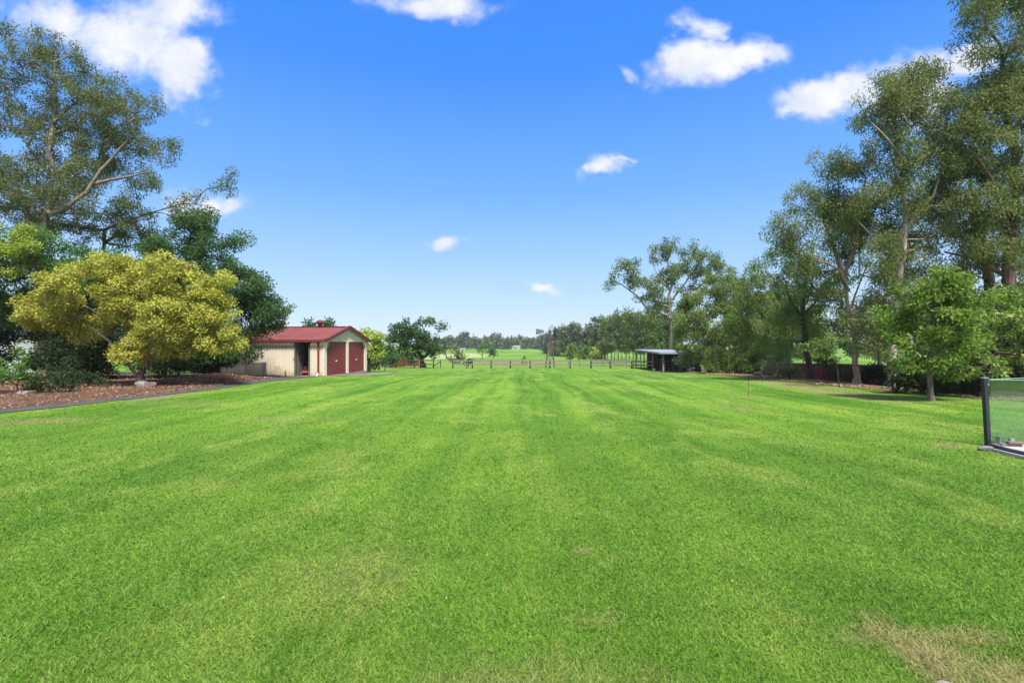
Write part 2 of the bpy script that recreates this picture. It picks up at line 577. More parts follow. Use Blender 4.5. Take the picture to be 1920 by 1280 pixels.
M['redtrim'] = plain('red_trim_steel', (0.17, 0.030, 0.027), 0.45, var=0.1, scale=2)
M['reddoor'] = plain('red_roller_door', (0.195, 0.034, 0.032), 0.5, var=0.10, scale=1.2)
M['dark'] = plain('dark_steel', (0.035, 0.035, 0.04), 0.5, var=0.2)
M['framegrey'] = plain('weathered_frame', (0.13, 0.11, 0.095), 0.7, var=0.3)
M['black'] = plain('black_plastic', (0.015, 0.015, 0.017), 0.4, var=0.2)
M['white'] = plain('white_plastic', (0.78, 0.78, 0.76), 0.4, var=0.05)
M['lamp'] = plain('pale_lens', (0.70, 0.62, 0.48), 0.3, var=0.05)
M['tan'] = plain('tan_board', (0.40, 0.31, 0.23), 0.8, var=0.15)
M['olive'] = plain('olive_steel', (0.34, 0.32, 0.23), 0.5, var=0.15, scale=2)
M['slate'] = plain('slate_steel', (0.22, 0.21, 0.25), 0.5, var=0.1)
M['redpaint'] = plain('red_paint', (0.42, 0.03, 0.025), 0.35, var=0.1)
M['timber'] = plain('weathered_timber', (0.20, 0.165, 0.14), 0.85, var=0.4, scale=4, bump=0.4, bscale=40)
M['darktimber'] = plain('dark_timber', (0.040, 0.036, 0.036), 0.8, var=0.35, scale=5)
M['postgreen'] = plain('stained_timber', (0.055, 0.065, 0.060), 0.8, var=0.35, scale=5)
M['rust'] = plain('rusty_brown_post', (0.17, 0.075, 0.045), 0.8, var=0.3)
M['zinc'] = plain('galvanised_roof', (0.21, 0.23, 0.27), 0.6, metal=0.1, var=0.15, scale=1.0)
M['galv'] = plain('galvanised_steel', (0.33, 0.35, 0.38), 0.45, metal=0.5, var=0.2)
M['ironrust'] = plain('rusted_iron', (0.13, 0.085, 0.07), 0.7, var=0.4, scale=2)
M['blade_steel'] = plain('mill_blade_steel', (0.035, 0.042, 0.055), 0.7, metal=0.0, var=0.3)
M['vane'] = plain('mill_vane_steel', (0.12, 0.135, 0.15), 0.7, var=0.2)
M['rock'] = plain('pale_rock', (0.20, 0.18, 0.16), 0.9, var=0.35, scale=6, bump=0.8, bscale=20)
M['rockbrown'] = plain('brown_rock', (0.16, 0.125, 0.095), 0.9, var=0.35, scale=6, bump=0.8, bscale=20)
M['darkfence'] = plain('deep_red_fence_steel', (0.165, 0.026, 0.024), 0.5, var=0.15)
M['poolpost'] = plain('charcoal_post', (0.020, 0.024, 0.036), 0.35, var=0.1)
M['pipe'] = plain('charcoal_pipe', (0.035, 0.035, 0.048), 0.5, var=0.2)
M['paleshed'] = plain('pale_sheet_wall', (0.55, 0.55, 0.52), 0.6, var=0.1)
M['dgrey'] = plain('dark_wall', (0.035, 0.033, 0.036), 0.8, var=0.3)
M['cow'] = plain('dark_hide', (0.02, 0.016, 0.014), 0.7, var=0.3)
M['pink'] = plain('dry_pink_leaf', (0.36, 0.25, 0.20), 0.8, var=0.2)
M['bark_gum'] = bark('gum_bark', (0.25, 0.215, 0.175), (0.11, 0.088, 0.072))
M['bark_pale'] = bark('pale_gum_bark', (0.46, 0.40, 0.35), (0.24, 0.15, 0.12))
M['bark_pink'] = bark('pink_gum_bark', (0.32, 0.24, 0.20), (0.19, 0.105, 0.08))
M['bark_brown'] = bark('brown_bark', (0.17, 0.11, 0.085), (0.065, 0.042, 0.034))
M['bark_dark'] = bark('dark_bark', (0.075, 0.06, 0.052), (0.028, 0.023, 0.02))
M['bark_grey'] = bark('grey_bark', (0.20, 0.165, 0.135), (0.085, 0.068, 0.055))
M['gum'] = leafmat('gum_leaf', (0.050, 0.066, 0.022), (0.125, 0.145, 0.046), (0.150, 0.105, 0.060), 0.16, 0.30)
M['gum2'] = leafmat('gum_leaf_olive', (0.058, 0.080, 0.025), (0.145, 0.172, 0.054), (0.185, 0.150, 0.080), 0.16, 0.32)
M['gum3'] = leafmat('gum_leaf_green', (0.042, 0.070, 0.022), (0.108, 0.150, 0.040), (0.150, 0.150, 0.060), 0.12, 0.32)
M['yellow'] = leafmat('golden_leaf', (0.270, 0.280, 0.036), (0.560, 0.540, 0.115), (0.440, 0.280, 0.050), 0.12, 0.30, 0.6)
M['lime'] = leafmat('lime_leaf', (0.110, 0.180, 0.025), (0.290, 0.340, 0.055), (0.360, 0.340, 0.070), 0.2, 0.35)
M['darkgreen'] = leafmat('dark_green_leaf', (0.014, 0.038, 0.012), (0.042, 0.092, 0.024), (0.075, 0.135, 0.030), 0.12, 0.22)
M['deep'] = leafmat('deep_shrub_leaf', (0.011, 0.023, 0.009), (0.032, 0.058, 0.020), (0.058, 0.085, 0.028), 0.1, 0.2)
M['feather'] = leafmat('feathery_leaf', (0.030, 0.085, 0.016), (0.080, 0.175, 0.028), (0.120, 0.200, 0.040), 0.12, 0.35)
M['fresh'] = leafmat('fresh_green_leaf', (0.075, 0.155, 0.022), (0.190, 0.300, 0.050), (0.290, 0.340, 0.085), 0.18, 0.38)
M['tipped'] = leafmat('yellow_tipped_leaf', (0.050, 0.115, 0.020), (0.150, 0.230, 0.045), (0.460, 0.400, 0.170), 0.26, 0.32)
M['mid'] = leafmat('mid_green_leaf', (0.044, 0.082, 0.017), (0.112, 0.170, 0.034), (0.150, 0.185, 0.050), 0.14, 0.32)
M['greygreen'] = leafmat('grey_green_leaf', (0.055, 0.090, 0.050), (0.125, 0.170, 0.090), (0.150, 0.180, 0.090), 0.12, 0.28)
M['she'] = leafmat('fine_green_leaf', (0.048, 0.080, 0.020), (0.122, 0.165, 0.040), (0.150, 0.190, 0.060), 0.16, 0.32)
M['fargreen'] = leafmat('far_green_leaf', (0.040, 0.065, 0.030), (0.080, 0.115, 0.050), (0.100, 0.120, 0.055), 0.14, 0.25)
M['fargrey'] = leafmat('far_grey_leaf', (0.045, 0.062, 0.040), (0.080, 0.105, 0.062), (0.095, 0.100, 0.065), 0.14, 0.25)
M['drypink'] = leafmat('dry_pinkish_leaf', (0.085, 0.080, 0.045), (0.220, 0.150, 0.110), (0.360, 0.240, 0.190), 0.3, 0.28)

gm, gn, gout = mat_new('pool_glass')
tr_ = gn.new('ShaderNodeBsdfTransparent'); tr_.inputs[0].default_value = (0.90, 0.965, 0.93, 1)
gl_ = gn.new('ShaderNodeBsdfGlossy'); gl_.inputs[0].default_value = (1, 1, 1, 1); gl_.inputs[1].default_value = 0.03
fr_ = gn.new('ShaderNodeLayerWeight'); fr_.inputs[0].default_value = 0.5
df_ = gn.new('ShaderNodeBsdfDiffuse'); df_.inputs[0].default_value = (0.62, 0.72, 0.66, 1)
ms1 = gn.new('ShaderNodeMixShader'); ms1.inputs[0].default_value = 0.006
gn.link(tr_.outputs[0], ms1.inputs[1]); gn.link(df_.outputs[0], ms1.inputs[2])
ms2 = gn.new('ShaderNodeMixShader')
gn.link(gn.add(0.035, gn.mul(gn.m('POWER', fr_.outputs[1], 5.0), 0.9)), ms2.inputs[0])
gn.link(ms1.outputs[0], ms2.inputs[1]); gn.link(gl_.outputs[0], ms2.inputs[2])
gn.link(ms2.outputs[0], gout.inputs[0])
M['glass'] = gm
M['glassedge'] = plain('glass_edge', (0.45, 0.70, 0.58), 0.2, var=0.05)

# ------------------------------------------------------------------ ground, path, beds
def warp_axis(lo, hi, n, s):
    t = np.linspace(-1, 1, n)
    k = np.sinh(t * s) / np.sinh(s)
    return np.where(k < 0, -k * lo, k * hi)


xs = np.concatenate([np.linspace(-1800, -120, 14), np.linspace(-110, -30, 17), np.linspace(-28.5, 28.5, 96), np.linspace(30, 110, 17), np.linspace(120, 1800, 14)])
ys = np.concatenate([np.linspace(-400, -10, 6), np.linspace(-6, 66, 110), np.linspace(68, 130, 24), np.linspace(135, 420, 24), np.linspace(440, 3000, 20)])
gxx, gyy = np.meshgrid(xs, ys)
V = np.stack([gxx, gyy, gz_(gxx, gyy)], -1).reshape(-1, 3)
nx = len(xs)
i, j = np.meshgrid(np.arange(nx - 1), np.arange(len(ys) - 1))
b0 = (j * nx + i).ravel()
quads = np.stack([b0, b0 + 1, b0 + nx + 1, b0 + nx], -1)
g_o = link('ground', raw_mesh('ground', V, quads.ravel(), np.full(len(quads), 4), M['ground'], True))
tag(g_o, kind='structure')


def strip(name, ya, lfun, rfun, lift, mat, nxs=10, bumpy=0.0, edge=0.0):
    yv = np.asarray(ya)
    t = np.linspace(0, 1, nxs)
    XL, XR = lfun(yv), rfun(yv)
    xx = XL[:, None] * (1 - t) + XR[:, None] * t
    yy = np.repeat(yv[:, None], nxs, 1)
    zz = gz_(xx, yy) + lift
    if bumpy:
        q = np.sin(xx * 3.1 + yy * 1.7) * np.sin(yy * 2.3 - xx * 1.1) + 0.6 * np.sin(xx * 7.3 + 1.1) * np.sin(yy * 6.1)
        zz += bumpy * q
    if edge:
        zz[:, 0] -= edge; zz[:, -1] -= edge
    V_ = np.stack([xx, yy, zz], -1).reshape(-1, 3)
    i_, j_ = np.meshgrid(np.arange(nxs - 1), np.arange(len(yv) - 1))
    b_ = (j_ * nxs + i_).ravel()
    q_ = np.stack([b_, b_ + 1, b_ + nxs + 1, b_ + nxs], -1)
    o = link(name, raw_mesh(name, V_, q_.ravel(), np.full(len(q_), 4), mat, True))
    tag(o, kind='structure')
    return o


lawn_l = lambda y: np.interp(y, LY, LX)
path_w = lambda y: np.interp(y, [-100, 12, 15, 18, 22, 26, 29], [1.0, .75, .75, .65, .75, 1.3, 3.0])
jit = lambda y, k: 0.05 * np.sin(y * 5.1 + k) + 0.04 * np.sin(y * 11.7 + 2 * k)
path_l = lambda y: lawn_l(y) - path_w(y)
strip('path', np.arange(-2, 29.45, 0.25), lambda y: path_l(y) + jit(y, 1) * .6 - 0.25, lambda y: lawn_l(y) + jit(y, 2), 0.018, M['path'], 6)
strip('mulch_bed', np.concatenate([np.arange(2, 34, 0.3)]), lambda y: np.full_like(y, -34.0), lambda y: path_l(y) + jit(y, 3), 0.045, M['mulch'], 60, 0.012, 0.05)
lawn_r = lambda y: np.interp(y, RY, RX)
strip('leaf_litter_bed', np.arange(12, 58, 0.35), lambda y: lawn_r(y) + jit(y, 4) * 2.0, lambda y: lawn_r(y) * 0 + 34.0, 0.03, M['litter'], 60, 0.014, 0.04)
# gravel apron before the roller doors
ap = [(-11.45, 29.55), (-10.6, 29.7), (-9.7, 30.6), (-9.0, 32.2), (-8.7, 34.2), (-8.9, 36.2), (-9.8, 37.4), (-10.7, 37.4)]
yv = np.arange(29.5, 37.5, 0.25)
strip('gravel_apron', yv, lambda y: -11.75 + (y - 29.6) * 0.109, lambda y: np.interp(y, [29.5, 30.2, 31.5, 33.5, 35.5, 36.8, 37.5], [-11.0, -9.9, -9.1, -8.6, -8.7, -9.4, -10.6]) + jit(y, 5), 0.02, M['gravel'], 14, 0.008)

# ------------------------------------------------------------------ grass blades
def in_lawn(x, y):
    ok = (x > lawn_l(y) + 0.02 * np.sin(y * 9)) | (y > 29.3)
    shed = (y > 29.2) & (y < 37) & (x < -10.7)
    ok &= ~shed
    ok &= ~((y > 29.4) & (y < 37.4) & (x < np.interp(y, [29.5, 30.2, 31.5, 33.5, 35.5, 36.8, 37.5], [-11.0, -9.9, -9.1, -8.6, -8.7, -9.4, -10.6])))
    ok &= x < lawn_r(y) + 0.12 * np.sin(y * 4.3) + 0.08 * np.sin(y * 11)
    ok &= ~((x > 8.02) & (y < 8.35))
    ok &= y < 61.5
    return ok


def make_grass(nb):
    t = rng.uniform(1 / 60.0, 1 / 1.9, nb)
    d = 1 / t
    x = rng.uniform(-1.0, 1.0, nb) * (1.16 * d + 1.0)
    d = d + rng.uniform(-0.1, 0.1, nb)
    ok = in_lawn(x, d)
    # thin turf where it is worn
    bare = np.zeros(nb)
    for px, py, rx, ry, k in LAWN_PATCH:
        r = np.sqrt(((x - px) / rx) ** 2 + ((d - py) / ry) ** 2)
        bare = np.maximum(bare, np.clip(1.15 - r, 0, 1) * k)
    ok &= rng.uniform(size=nb) > bare * 0.35
    x, d, bare = x[ok], d[ok], bare[ok]
    nb = len(x)
    cl = 0.5 + 0.5 * np.sin(x * 7 + 3 * np.sin(d * 3)) * np.sin(d * 8 + 2 * np.sin(x * 5))
    L = rng.uniform(0.020, 0.048, nb) * (0.85 + 0.3 * cl) * np.clip(1 + (d - 4) * 0.035, 0.9, 2.0)
    Wd = rng.uniform(0.0032, 0.0064, nb) * np.clip(d / 2.8, 1, 12)
    L = np.maximum(L, Wd * 1.6)
    dry = rng.uniform(size=nb) < (0.045 + 0.75 * np.clip(bare, 0, 1))
    L = np.where(dry & (bare > .3), L * 2.0, L)
    Wd = np.where(dry & (bare > .3), Wd * .8, Wd)
    az_ = rng.uniform(0, 2 * np.pi, nb)
    lean = np.where(dry & (bare > .3), rng.uniform(0.9, 1.45, nb), rng.uniform(0.65, 1.42, nb))
    lean = np.maximum(lean, np.clip(0.6 + (d - 5) * 0.055, 0, 1.25) + rng.uniform(-.1, .25, nb))
    hx, hy = np.cos(az_), np.sin(az_)
    top = np.stack([hx * np.sin(lean), hy * np.sin(lean), np.cos(lean)], -1) * L[:, None]
    sx = np.stack([-hy, hx, np.zeros(nb)], -1) + rng.normal(size=(nb, 3)) * np.clip(0.75 - d * 0.06, 0.10, 0.6)[:, None]
    sx -= top * (np.sum(sx * top, 1) / np.maximum(1e-9, np.sum(top * top, 1)))[:, None]
    sx /= np.linalg.norm(sx, axis=1)[:, None]
    base = np.stack([x, d, gz_(x, d) + rng.uniform(-0.004, 0.006, nb)], -1)
    Vv = np.empty((nb, 3, 3))
    Vv[:, 0] = base - sx * Wd[:, None] / 2
    Vv[:, 1] = base + sx * Wd[:, None] / 2
    Vv[:, 2] = base + top
    tint = np.repeat(np.clip(rng.normal(0.45, 0.22, nb), 0, 1), 3)
    odd = np.repeat(dry.astype(float) * rng.uniform(0.3, 1, nb), 3)
    me = raw_mesh('lawn_grass', Vv.reshape(-1, 3), np.arange(nb * 3), np.full(nb, 3), M['blade'], False, {'tint': tint, 'odd': odd})
    o = link('lawn_grass', me)
    tag(o, 'short mown green lawn grass with faint mower runs', 'grass', kind='stuff')


make_grass(740000)

def chips(name, n_, xf, y0, y1, a, b, mat, label, cat, sz=(.02, .07), lift=.05, bias=1.0):
    r = np.random.default_rng(n_)
    y = y0 + (y1 - y0) * r.uniform(size=n_) ** bias
    xa, xb = xf(y)
    x = xa + (xb - xa) * r.uniform(size=n_) ** 1.4
    c = np.stack([x, y, gz_(x, y) + lift + r.uniform(-.01, .02, n_)], -1)
    an = r.uniform(0, 2 * np.pi, n_)
    t = np.stack([np.cos(an), np.sin(an), r.normal(0, .25, n_)], -1)
    s_ = np.stack([-np.sin(an), np.cos(an), r.normal(0, .35, n_)], -1)
    l = r.uniform(*sz, n_)[:, None] * np.clip(y / 14, 1, 3)[:, None]; w_ = l * r.uniform(.3, .7, (n_, 1))
    V_ = np.stack([c - t * l / 2, c + s_ * w_ / 2 + np.array([0, 0, .008]), c + t * l / 2, c - s_ * w_ / 2], 1).reshape(-1, 3)
    o = link(name, raw_mesh(name, V_, np.arange(n_ * 4), np.full(n_, 4), mat, False, {'tint': np.repeat(r.uniform(size=n_), 4), 'odd': np.repeat(r.uniform(size=n_), 4)}))
    tag(o, label, cat, kind='stuff')


M['chip'] = leafmat('loose_bark_chip', (0.055, 0.026, 0.015), (0.17, 0.085, 0.045), (0.36, 0.26, 0.17), .18, .0)
M['fallen'] = leafmat('fallen_leaf', (0.10, 0.055, 0.03), (0.24, 0.15, 0.08), (0.34, 0.27, 0.19), .2, .1)
chips('bark_chips', 22000, lambda y: (path_l(y) + .12 * np.sin(y * 7) + .1, path_l(y) - 13), 11.5, 31, None, None, M['chip'], 'loose brown bark chips strewn over the garden bed', 'bark chips')
chips('leaf_litter', 16000, lambda y: (lawn_r(y) - .12 * np.sin(y * 5), lawn_r(y) + 5), 13, 45, None, None, M['fallen'], 'dry fallen leaves over the bed along the red fence', 'leaf litter', lift=.045, bias=1.5)
chips('fallen_leaves', 110, lambda y: (-y * .95, y * .95), 3.0, 40, None, None, M['fallen'], 'few dry leaves dropped on the lawn', 'fallen leaves', (.012, .024), .02, 2.0)

# ------------------------------------------------------------------ trees
NTRI = [0]


def tubes(P, Q, r0, r1, k):
    P, Q = np.asarray(P), np.asarray(Q)
    t = Q - P
    ln = np.linalg.norm(t, axis=1, keepdims=True); t = t / np.maximum(ln, 1e-6)
    a = np.where(np.abs(t[:, 2:3]) < 0.9, np.array([[0, 0, 1.0]]), np.array([[1.0, 0, 0]]))
    s = np.cross(t, a); s /= np.linalg.norm(s, axis=1, keepdims=True)
    n_ = np.cross(s, t)
    an = np.arange(k) * 2 * np.pi / k
    ring = s[:, None, :] * np.cos(an)[None, :, None] + n_[:, None, :] * np.sin(an)[None, :, None]
    A = P[:, None, :] + ring * np.asarray(r0)[:, None, None]
    B = Q[:, None, :] + ring * np.asarray(r1)[:, None, None]
    V_ = np.concatenate([A, B], 1)
    m_ = len(P)
    j_ = np.arange(k); j2 = (j_ + 1) % k
    f = np.stack([j_, j2, j2 + k, j_ + k], -1)
    Fq = (np.arange(m_) * 2 * k)[:, None, None] + f[None]
    return V_.reshape(-1, 3), Fq.reshape(-1, 4)


def leaves(cent, rc, nl, L, W, droop, flat, up_bias, clump_tint, seed):
    """leaf blades around clump centres"""
    r = np.random.default_rng(seed)
    n = len(cent)
    c = np.repeat(np.arange(n), nl)
    N_ = len(c)
    off = r.normal(size=(N_, 3))
    off /= np.linalg.norm(off, axis=1, keepdims=True)
    off *= (r.uniform(size=(N_, 1)) ** 0.45)
    rad = rc[c][:, None]
    off = off * rad * np.array([[1, 1, flat]])
    pos = cent[c] + off
    t = r.normal(size=(N_, 3))
    t += off / rad * 0.9
    t[:, 2] -= droop
    t /= np.linalg.norm(t, axis=1, keepdims=True)
    s = r.normal(size=(N_, 3))
    # blades lie roughly level where up_bias is high
    upv = np.zeros((N_, 3)); upv[:, 2] = 1
    nrm = r.normal(size=(N_, 3)) + upv * up_bias + off / rad * up_bias * 0.4
    s = np.cross(nrm, t)
    s /= np.maximum(1e-6, np.linalg.norm(s, axis=1, keepdims=True))
    l = L * r.uniform(0.65, 1.3, (N_, 1)); wd = W * r.uniform(0.7, 1.25, (N_, 1))
    V_ = np.empty((N_, 4, 3))
    V_[:, 0] = pos
    V_[:, 1] = pos + t * l * 0.45 + s * wd * 0.5
    V_[:, 2] = pos + t * l
    V_[:, 3] = pos + t * l * 0.45 - s * wd * 0.5
    tint = np.clip(clump_tint[c] + r.normal(0, 0.16, N_), 0, 1)
    odd = np.clip(0.55 * r.uniform(size=N_) + 0.45 * r.uniform(size=n)[c], 0, 1)
    return V_.reshape(-1, 3), np.repeat(tint, 4), np.repeat(odd, 4)


KIND = {  # leaf L, W, droop, flat, up_bias, clump radius, lai, leaf material, bark
    'gum':   dict(L=.135, W=.044, droop=1.2, flat=1.05, up=.2, rc=.46, lai=1.0, cov=2.5, jit=.19, leaf='gum', bark='bark_gum', shell=0.0),
    'gum2':  dict(L=.125, W=.042, droop=1.5, flat=1.1, up=.2, rc=.42, lai=.98, cov=3.4, jit=.16, leaf='gum2', bark='bark_pink', shell=0.0),
    'dense': dict(L=.12, W=.065, droop=.2, flat=.75, up=.9, rc=.55, lai=1.9, cov=2.6, leaf='darkgreen', bark='bark_dark', shell=.45),
    'puff':  dict(L=.085, W=.045, droop=-.2, flat=.8, up=1.2, rc=.34, lai=2.0, cov=2.6, leaf='yellow', bark='bark_grey', shell=.62),
    'fine':  dict(L=.16, W=.05, droop=.7, flat=.9, up=.3, rc=.6, lai=1.8, cov=3.2, leaf='she', bark='bark_dark', shell=.3),
    'far':   dict(L=.20, W=.12, droop=.1, flat=.8, up=.6, rc=.9, lai=1.7, cov=2.3, leaf='fargreen', bark='bark_dark', shell=.35),
}
SEED = [100]
ORD = 'first second third fourth fifth sixth seventh eighth ninth tenth eleventh twelfth thirteenth fourteenth fifteenth sixteenth seventeenth eighteenth nineteenth twentieth last'.split()


def blob_pts(r, blobs, n, shell):
    B = np.array(blobs)
    vol = B[:, 3] * B[:, 5]           # area seen
    cnt = np.maximum(1, np.round(n * vol / vol.sum())).astype(int)
    out = []
    for b, k in zip(B, cnt):
        kk = k * 3
        p = r.normal(size=(kk, 3)); p /= np.linalg.norm(p, axis=1, keepdims=True)
        p *= (r.uniform(size=(kk, 1)) ** (0.42 if shell == 0 else 0.25))
        q = b[:3] + p * b[3:]
        if shell:
            dd = np.min([np.linalg.norm((q - bb[:3]) / bb[3:], axis=1) for bb in B], axis=0)
            keep = dd > shell
            q = q[keep]
        out.append(q[:k])
    return np.concatenate(out)


def tree(name, label, cat, kind, d, base_px, blobs, trunk=None, limbs=(), r0=0.2, group=None, leaf=None, brk=None,
         n=None, rc=None, dens=1.0, dd=1.0, base_z=None, lai=None, depth=0.8, twig=None, trunk_label=None, up=None):
    """blobs and limbs are given as (px, py) at depth d and become points of the place"""
    k = dict(KIND[kind])
    SEED[0] += 1
    r = np.random.default_rng(SEED[0])
    X0 = X_(base_px, d)
    z0 = G(X0, d) if base_z is None else base_z
    s = d / F
    BB = []
    for b in blobs:
        dy = b[4] if len(b) > 4 else float(r.uniform(-.35, .35) * b[2] * s * 1.6 * depth)
        BB.append((X_(b[0], d), d + dy, Z_(b[1], d), b[2] * s, max(b[2] * s * depth, 0.25), b[3] * s))
    BB = np.array(BB)
    area = float(np.sum(np.pi * BB[:, 3] * BB[:, 5])) * 0.8
    rcl = rc or max(k['rc'], (0.0125 if not k.get('jit') else .0095) * d)
    if not rc:
        rcl = min(rcl, 0.75 * float(np.max(np.minimum(BB[:, 3], BB[:, 5]))) + .1)
    n = n or int(np.clip(k['cov'] * area / (np.pi * rcl ** 2 * k['flat']) * dens, 8, 2300))
    P = blob_pts(r, BB, n, k['shell'])
    if k.get('jit'):
        sg = k['jit'] * float(np.mean(BB[:, 3]))
        P = P + r.normal(size=P.shape) * sg * np.array([1, 1, .9])
    P = P[P[:, 2] > z0 + 0.12]
    n = len(P)
    # skeleton: nodes with parent; trunk and limbs first
    nodes, par, rad, plen = [], [], [], []

    def addn(p, pa, rr):
        nodes.append(np.array(p, float)); par.append(pa); rad.append(rr)
        plen.append(0 if pa < 0 else plen[pa] + float(np.linalg.norm(nodes[-1] - nodes[pa])))
        return len(nodes) - 1

    def run(pts, start, ra, rb):
        idx = start
        pts = [np.array(p, float) for p in pts]
        tot = sum(np.linalg.norm(b - a) for a, b in zip(pts, pts[1:])) + 1e-6
        acc = 0
        first = True
        for a, b in zip(pts, pts[1:]):
            m_ = max(1, int(np.linalg.norm(b - a) / max(0.5, 0.02 * d)))
            for q in range(m_):
                t0_ = (q + 1) / m_
                p = a + (b - a) * t0_ + r.normal(size=3) * 0.03 * min(1, ra * 4)
                ln = acc + np.linalg.norm(b - a) * t0_
                idx = addn(p, idx, ra + (rb - ra) * ln / tot)
            acc += np.linalg.norm(b - a)
        return idx
    root = addn((X0, d, z0 - 0.15), -1, r0 * 1.25)
    if trunk is None:
        cx, cz = float(np.mean(BB[:, 0])), float(np.mean(BB[:, 2]))
        ztop = z0 + (cz - z0) * 0.75
        tp = [(X0, d, z0 - .15), (X0 * .7 + cx * .3 + r.normal() * .1, d, z0 + (ztop - z0) * .5), (X0 * .4 + cx * .6, d + r.normal() * .2, ztop)]
        if kind in ('dense', 'puff', 'fine', 'far'):
            pass
    else:
        tp = [(X0, d, z0 - .15)] + [(X_(a, d), d, Z_(b, d)) for a, b in trunk]
    tip = run(tp, root, r0, r0 * 0.5)
    n_tr = len(nodes)
    for lm in limbs:
        pts = [(X_(q[0], d), d + (q[2] if len(q) > 2 else 0), Z_(q[1], d)) for q in lm[1:]]
        p0 = np.array(pts[0])
        dist = [np.linalg.norm(nd - p0) for nd in nodes]
        st = int(np.argmin(dist))
        run([nodes[st]] + [np.array(p) for p in pts], st, lm[0], lm[0] * 0.35)
    base_n = len(nodes)
    order = np.argsort(np.linalg.norm(P - nodes[tip], axis=1))
    NA = np.zeros((n_tr * 4 + n * 14 + base_n + 60, 3)); PL = np.zeros(len(NA)); OK = np.zeros(len(NA), bool)
    NA[:base_n] = nodes; PL[:base_n] = plen
    lowlim = z0 + (0.0 if r0 < 0.06 else 0.35 * max(0.3, (nodes[tip][2] - z0)))
    OK[:base_n] = NA[:base_n, 2] > lowlim
    OK[tip] = True
    cnt = base_n
    step = max(0.45, 0.016 * d)
    clump_node = []
    for ii in order:
        p = P[ii]
        dv = p[None] - NA[:cnt]
        ds = np.sqrt((dv ** 2).sum(1))
        cost = ds + 0.22 * PL[:cnt] + np.where(dv[:, 2] < -0.25 * ds, 0.5 * ds, 0) + np.where(OK[:cnt], 0, 1e6)
        b_ = int(np.argmin(cost))
        D = ds[b_]
        m_ = int(np.clip(D / step, 1, 12))
        idx = b_
        a = NA[b_].copy()
        sag = np.array([r.normal() * .08, r.normal() * .08, 0.10 + r.normal() * .05]) * D
        for q in range(1, m_ + 1):
            t_ = q / m_
            pt = a + (p - a) * t_ + sag * math.sin(math.pi * t_) + (r.normal(size=3) * 0.05 * step if q < m_ else 0)
            idx = addn(pt, idx, 0.0)
            NA[cnt] = pt; PL[cnt] = plen[idx]; OK[cnt] = True
            cnt += 1
            if cnt >= len(NA) - 2:
                break
        clump_node.append(idx)
        if cnt >= len(NA) - 2:
            break
    load = np.zeros(len(nodes))
    for c_ in clump_node:
        load[c_] += 1
    for q in range(len(nodes) - 1, 0, -1):
        load[par[q]] += load[q]
    rt = twig or max(0.010, 0.00045 * d)
    rr = rt * np.power(np.maximum(load, 0.5), 0.47)
    rr = np.minimum(rr, r0 * 0.55)
    rad = np.array(rad)
    rr = np.where(rad > 0, np.maximum(rad, 0), rr)
    rr[:base_n] = rad[:base_n]
    A = np.array(nodes); pa = np.array(par)
    root_o = thing(name, label, cat, (X0, d, z0), 0, group)
    # trunk and limbs
    e_ = np.arange(1, len(nodes))
    thick = rr[e_] > max(0.03, 0.0012 * d)
    org = np.array([X0, d, z0])
    VV, FF, off = [], [], 0
    for sel, kk in ((e_[thick], 7), (e_[~thick], 3)):
        if len(sel):
            pr = np.minimum(rr[pa[sel]], rr[sel] * 1.35)
            same = sel < base_n
            pr = np.where(same, rr[pa[sel]], pr)
            v_, f_ = tubes(A[pa[sel]] - org, A[sel] - org, pr, rr[sel], kk)
            VV.append(v_); FF.append(f_ + off); off += len(v_)
    # flare at the foot
    if r0 > 0.05:
        v_, f_ = tubes(np.array([[0, 0, -.2]]), np.array([[0, 0, r0 * 2.2]]), [r0 * 1.7], [r0 * 1.08], 9)
        VV.append(v_); FF.append(f_ + off); off += len(v_)
    VV = np.concatenate(VV); FF = np.concatenate(FF)
    tk = link('trunk', raw_mesh('trunk', VV, FF.ravel(), np.full(len(FF), 4), M[brk or k['bark']], True), root_o)
    NTRI[0] += len(FF) * 2
    # foliage
    L = max(k['L'], 0.0052 * d) * dd; W = L * k['W'] / k['L']
    W = max(W, 0.0019 * d)
    la = 0.5 * L * W
    per = int(np.clip((lai or k['lai']) * np.pi * rcl ** 2 * (0.5 + 0.5 * k['flat']) / la, 5, 400))
    rcs = rcl * r.uniform(0.65, 1.3, n)
    ct = np.clip(r.normal(0.5, 0.27, n), 0, 1)
    nl = np.maximum(3, (per * (rcs / rcl) ** 2).astype(int))
    v_, ti, od = leaves(P - org, rcs, nl, L, W, k['droop'], k['flat'], up if up is not None else k['up'], ct, SEED[0])
    q_ = np.arange(len(v_))
    link('crown', raw_mesh('crown', v_, q_, np.full(len(v_) // 4, 4), M[leaf or k['leaf']], False, {'tint': ti, 'odd': od}), root_o)
    NTRI[0] += len(v_) // 2
    return root_o


def auto(box, r, m=9, top=0.35):
    """crown blobs that fill a box (x0, y0, x1, y1) as a rounded uneven head"""
    x0, y0, x1, y1 = box
    cx, w_ = (x0 + x1) / 2, (x1 - x0) / 2
    h = (y1 - y0)
    out = []
    for q in range(m):
        t = (q + .5) / m
        yy = y0 + h * (0.14 + 0.74 * t)
        prof = math.sin(math.pi * min(1, (t * 0.86 + 0.12))) ** top
        rx = w_ * float(r.uniform(.38, .62)) * prof
        xx = cx + float(r.uniform(-1, 1)) * (w_ * prof - rx)
        out.append((xx, yy, rx, h * float(r.uniform(.13, .2))))
    return out


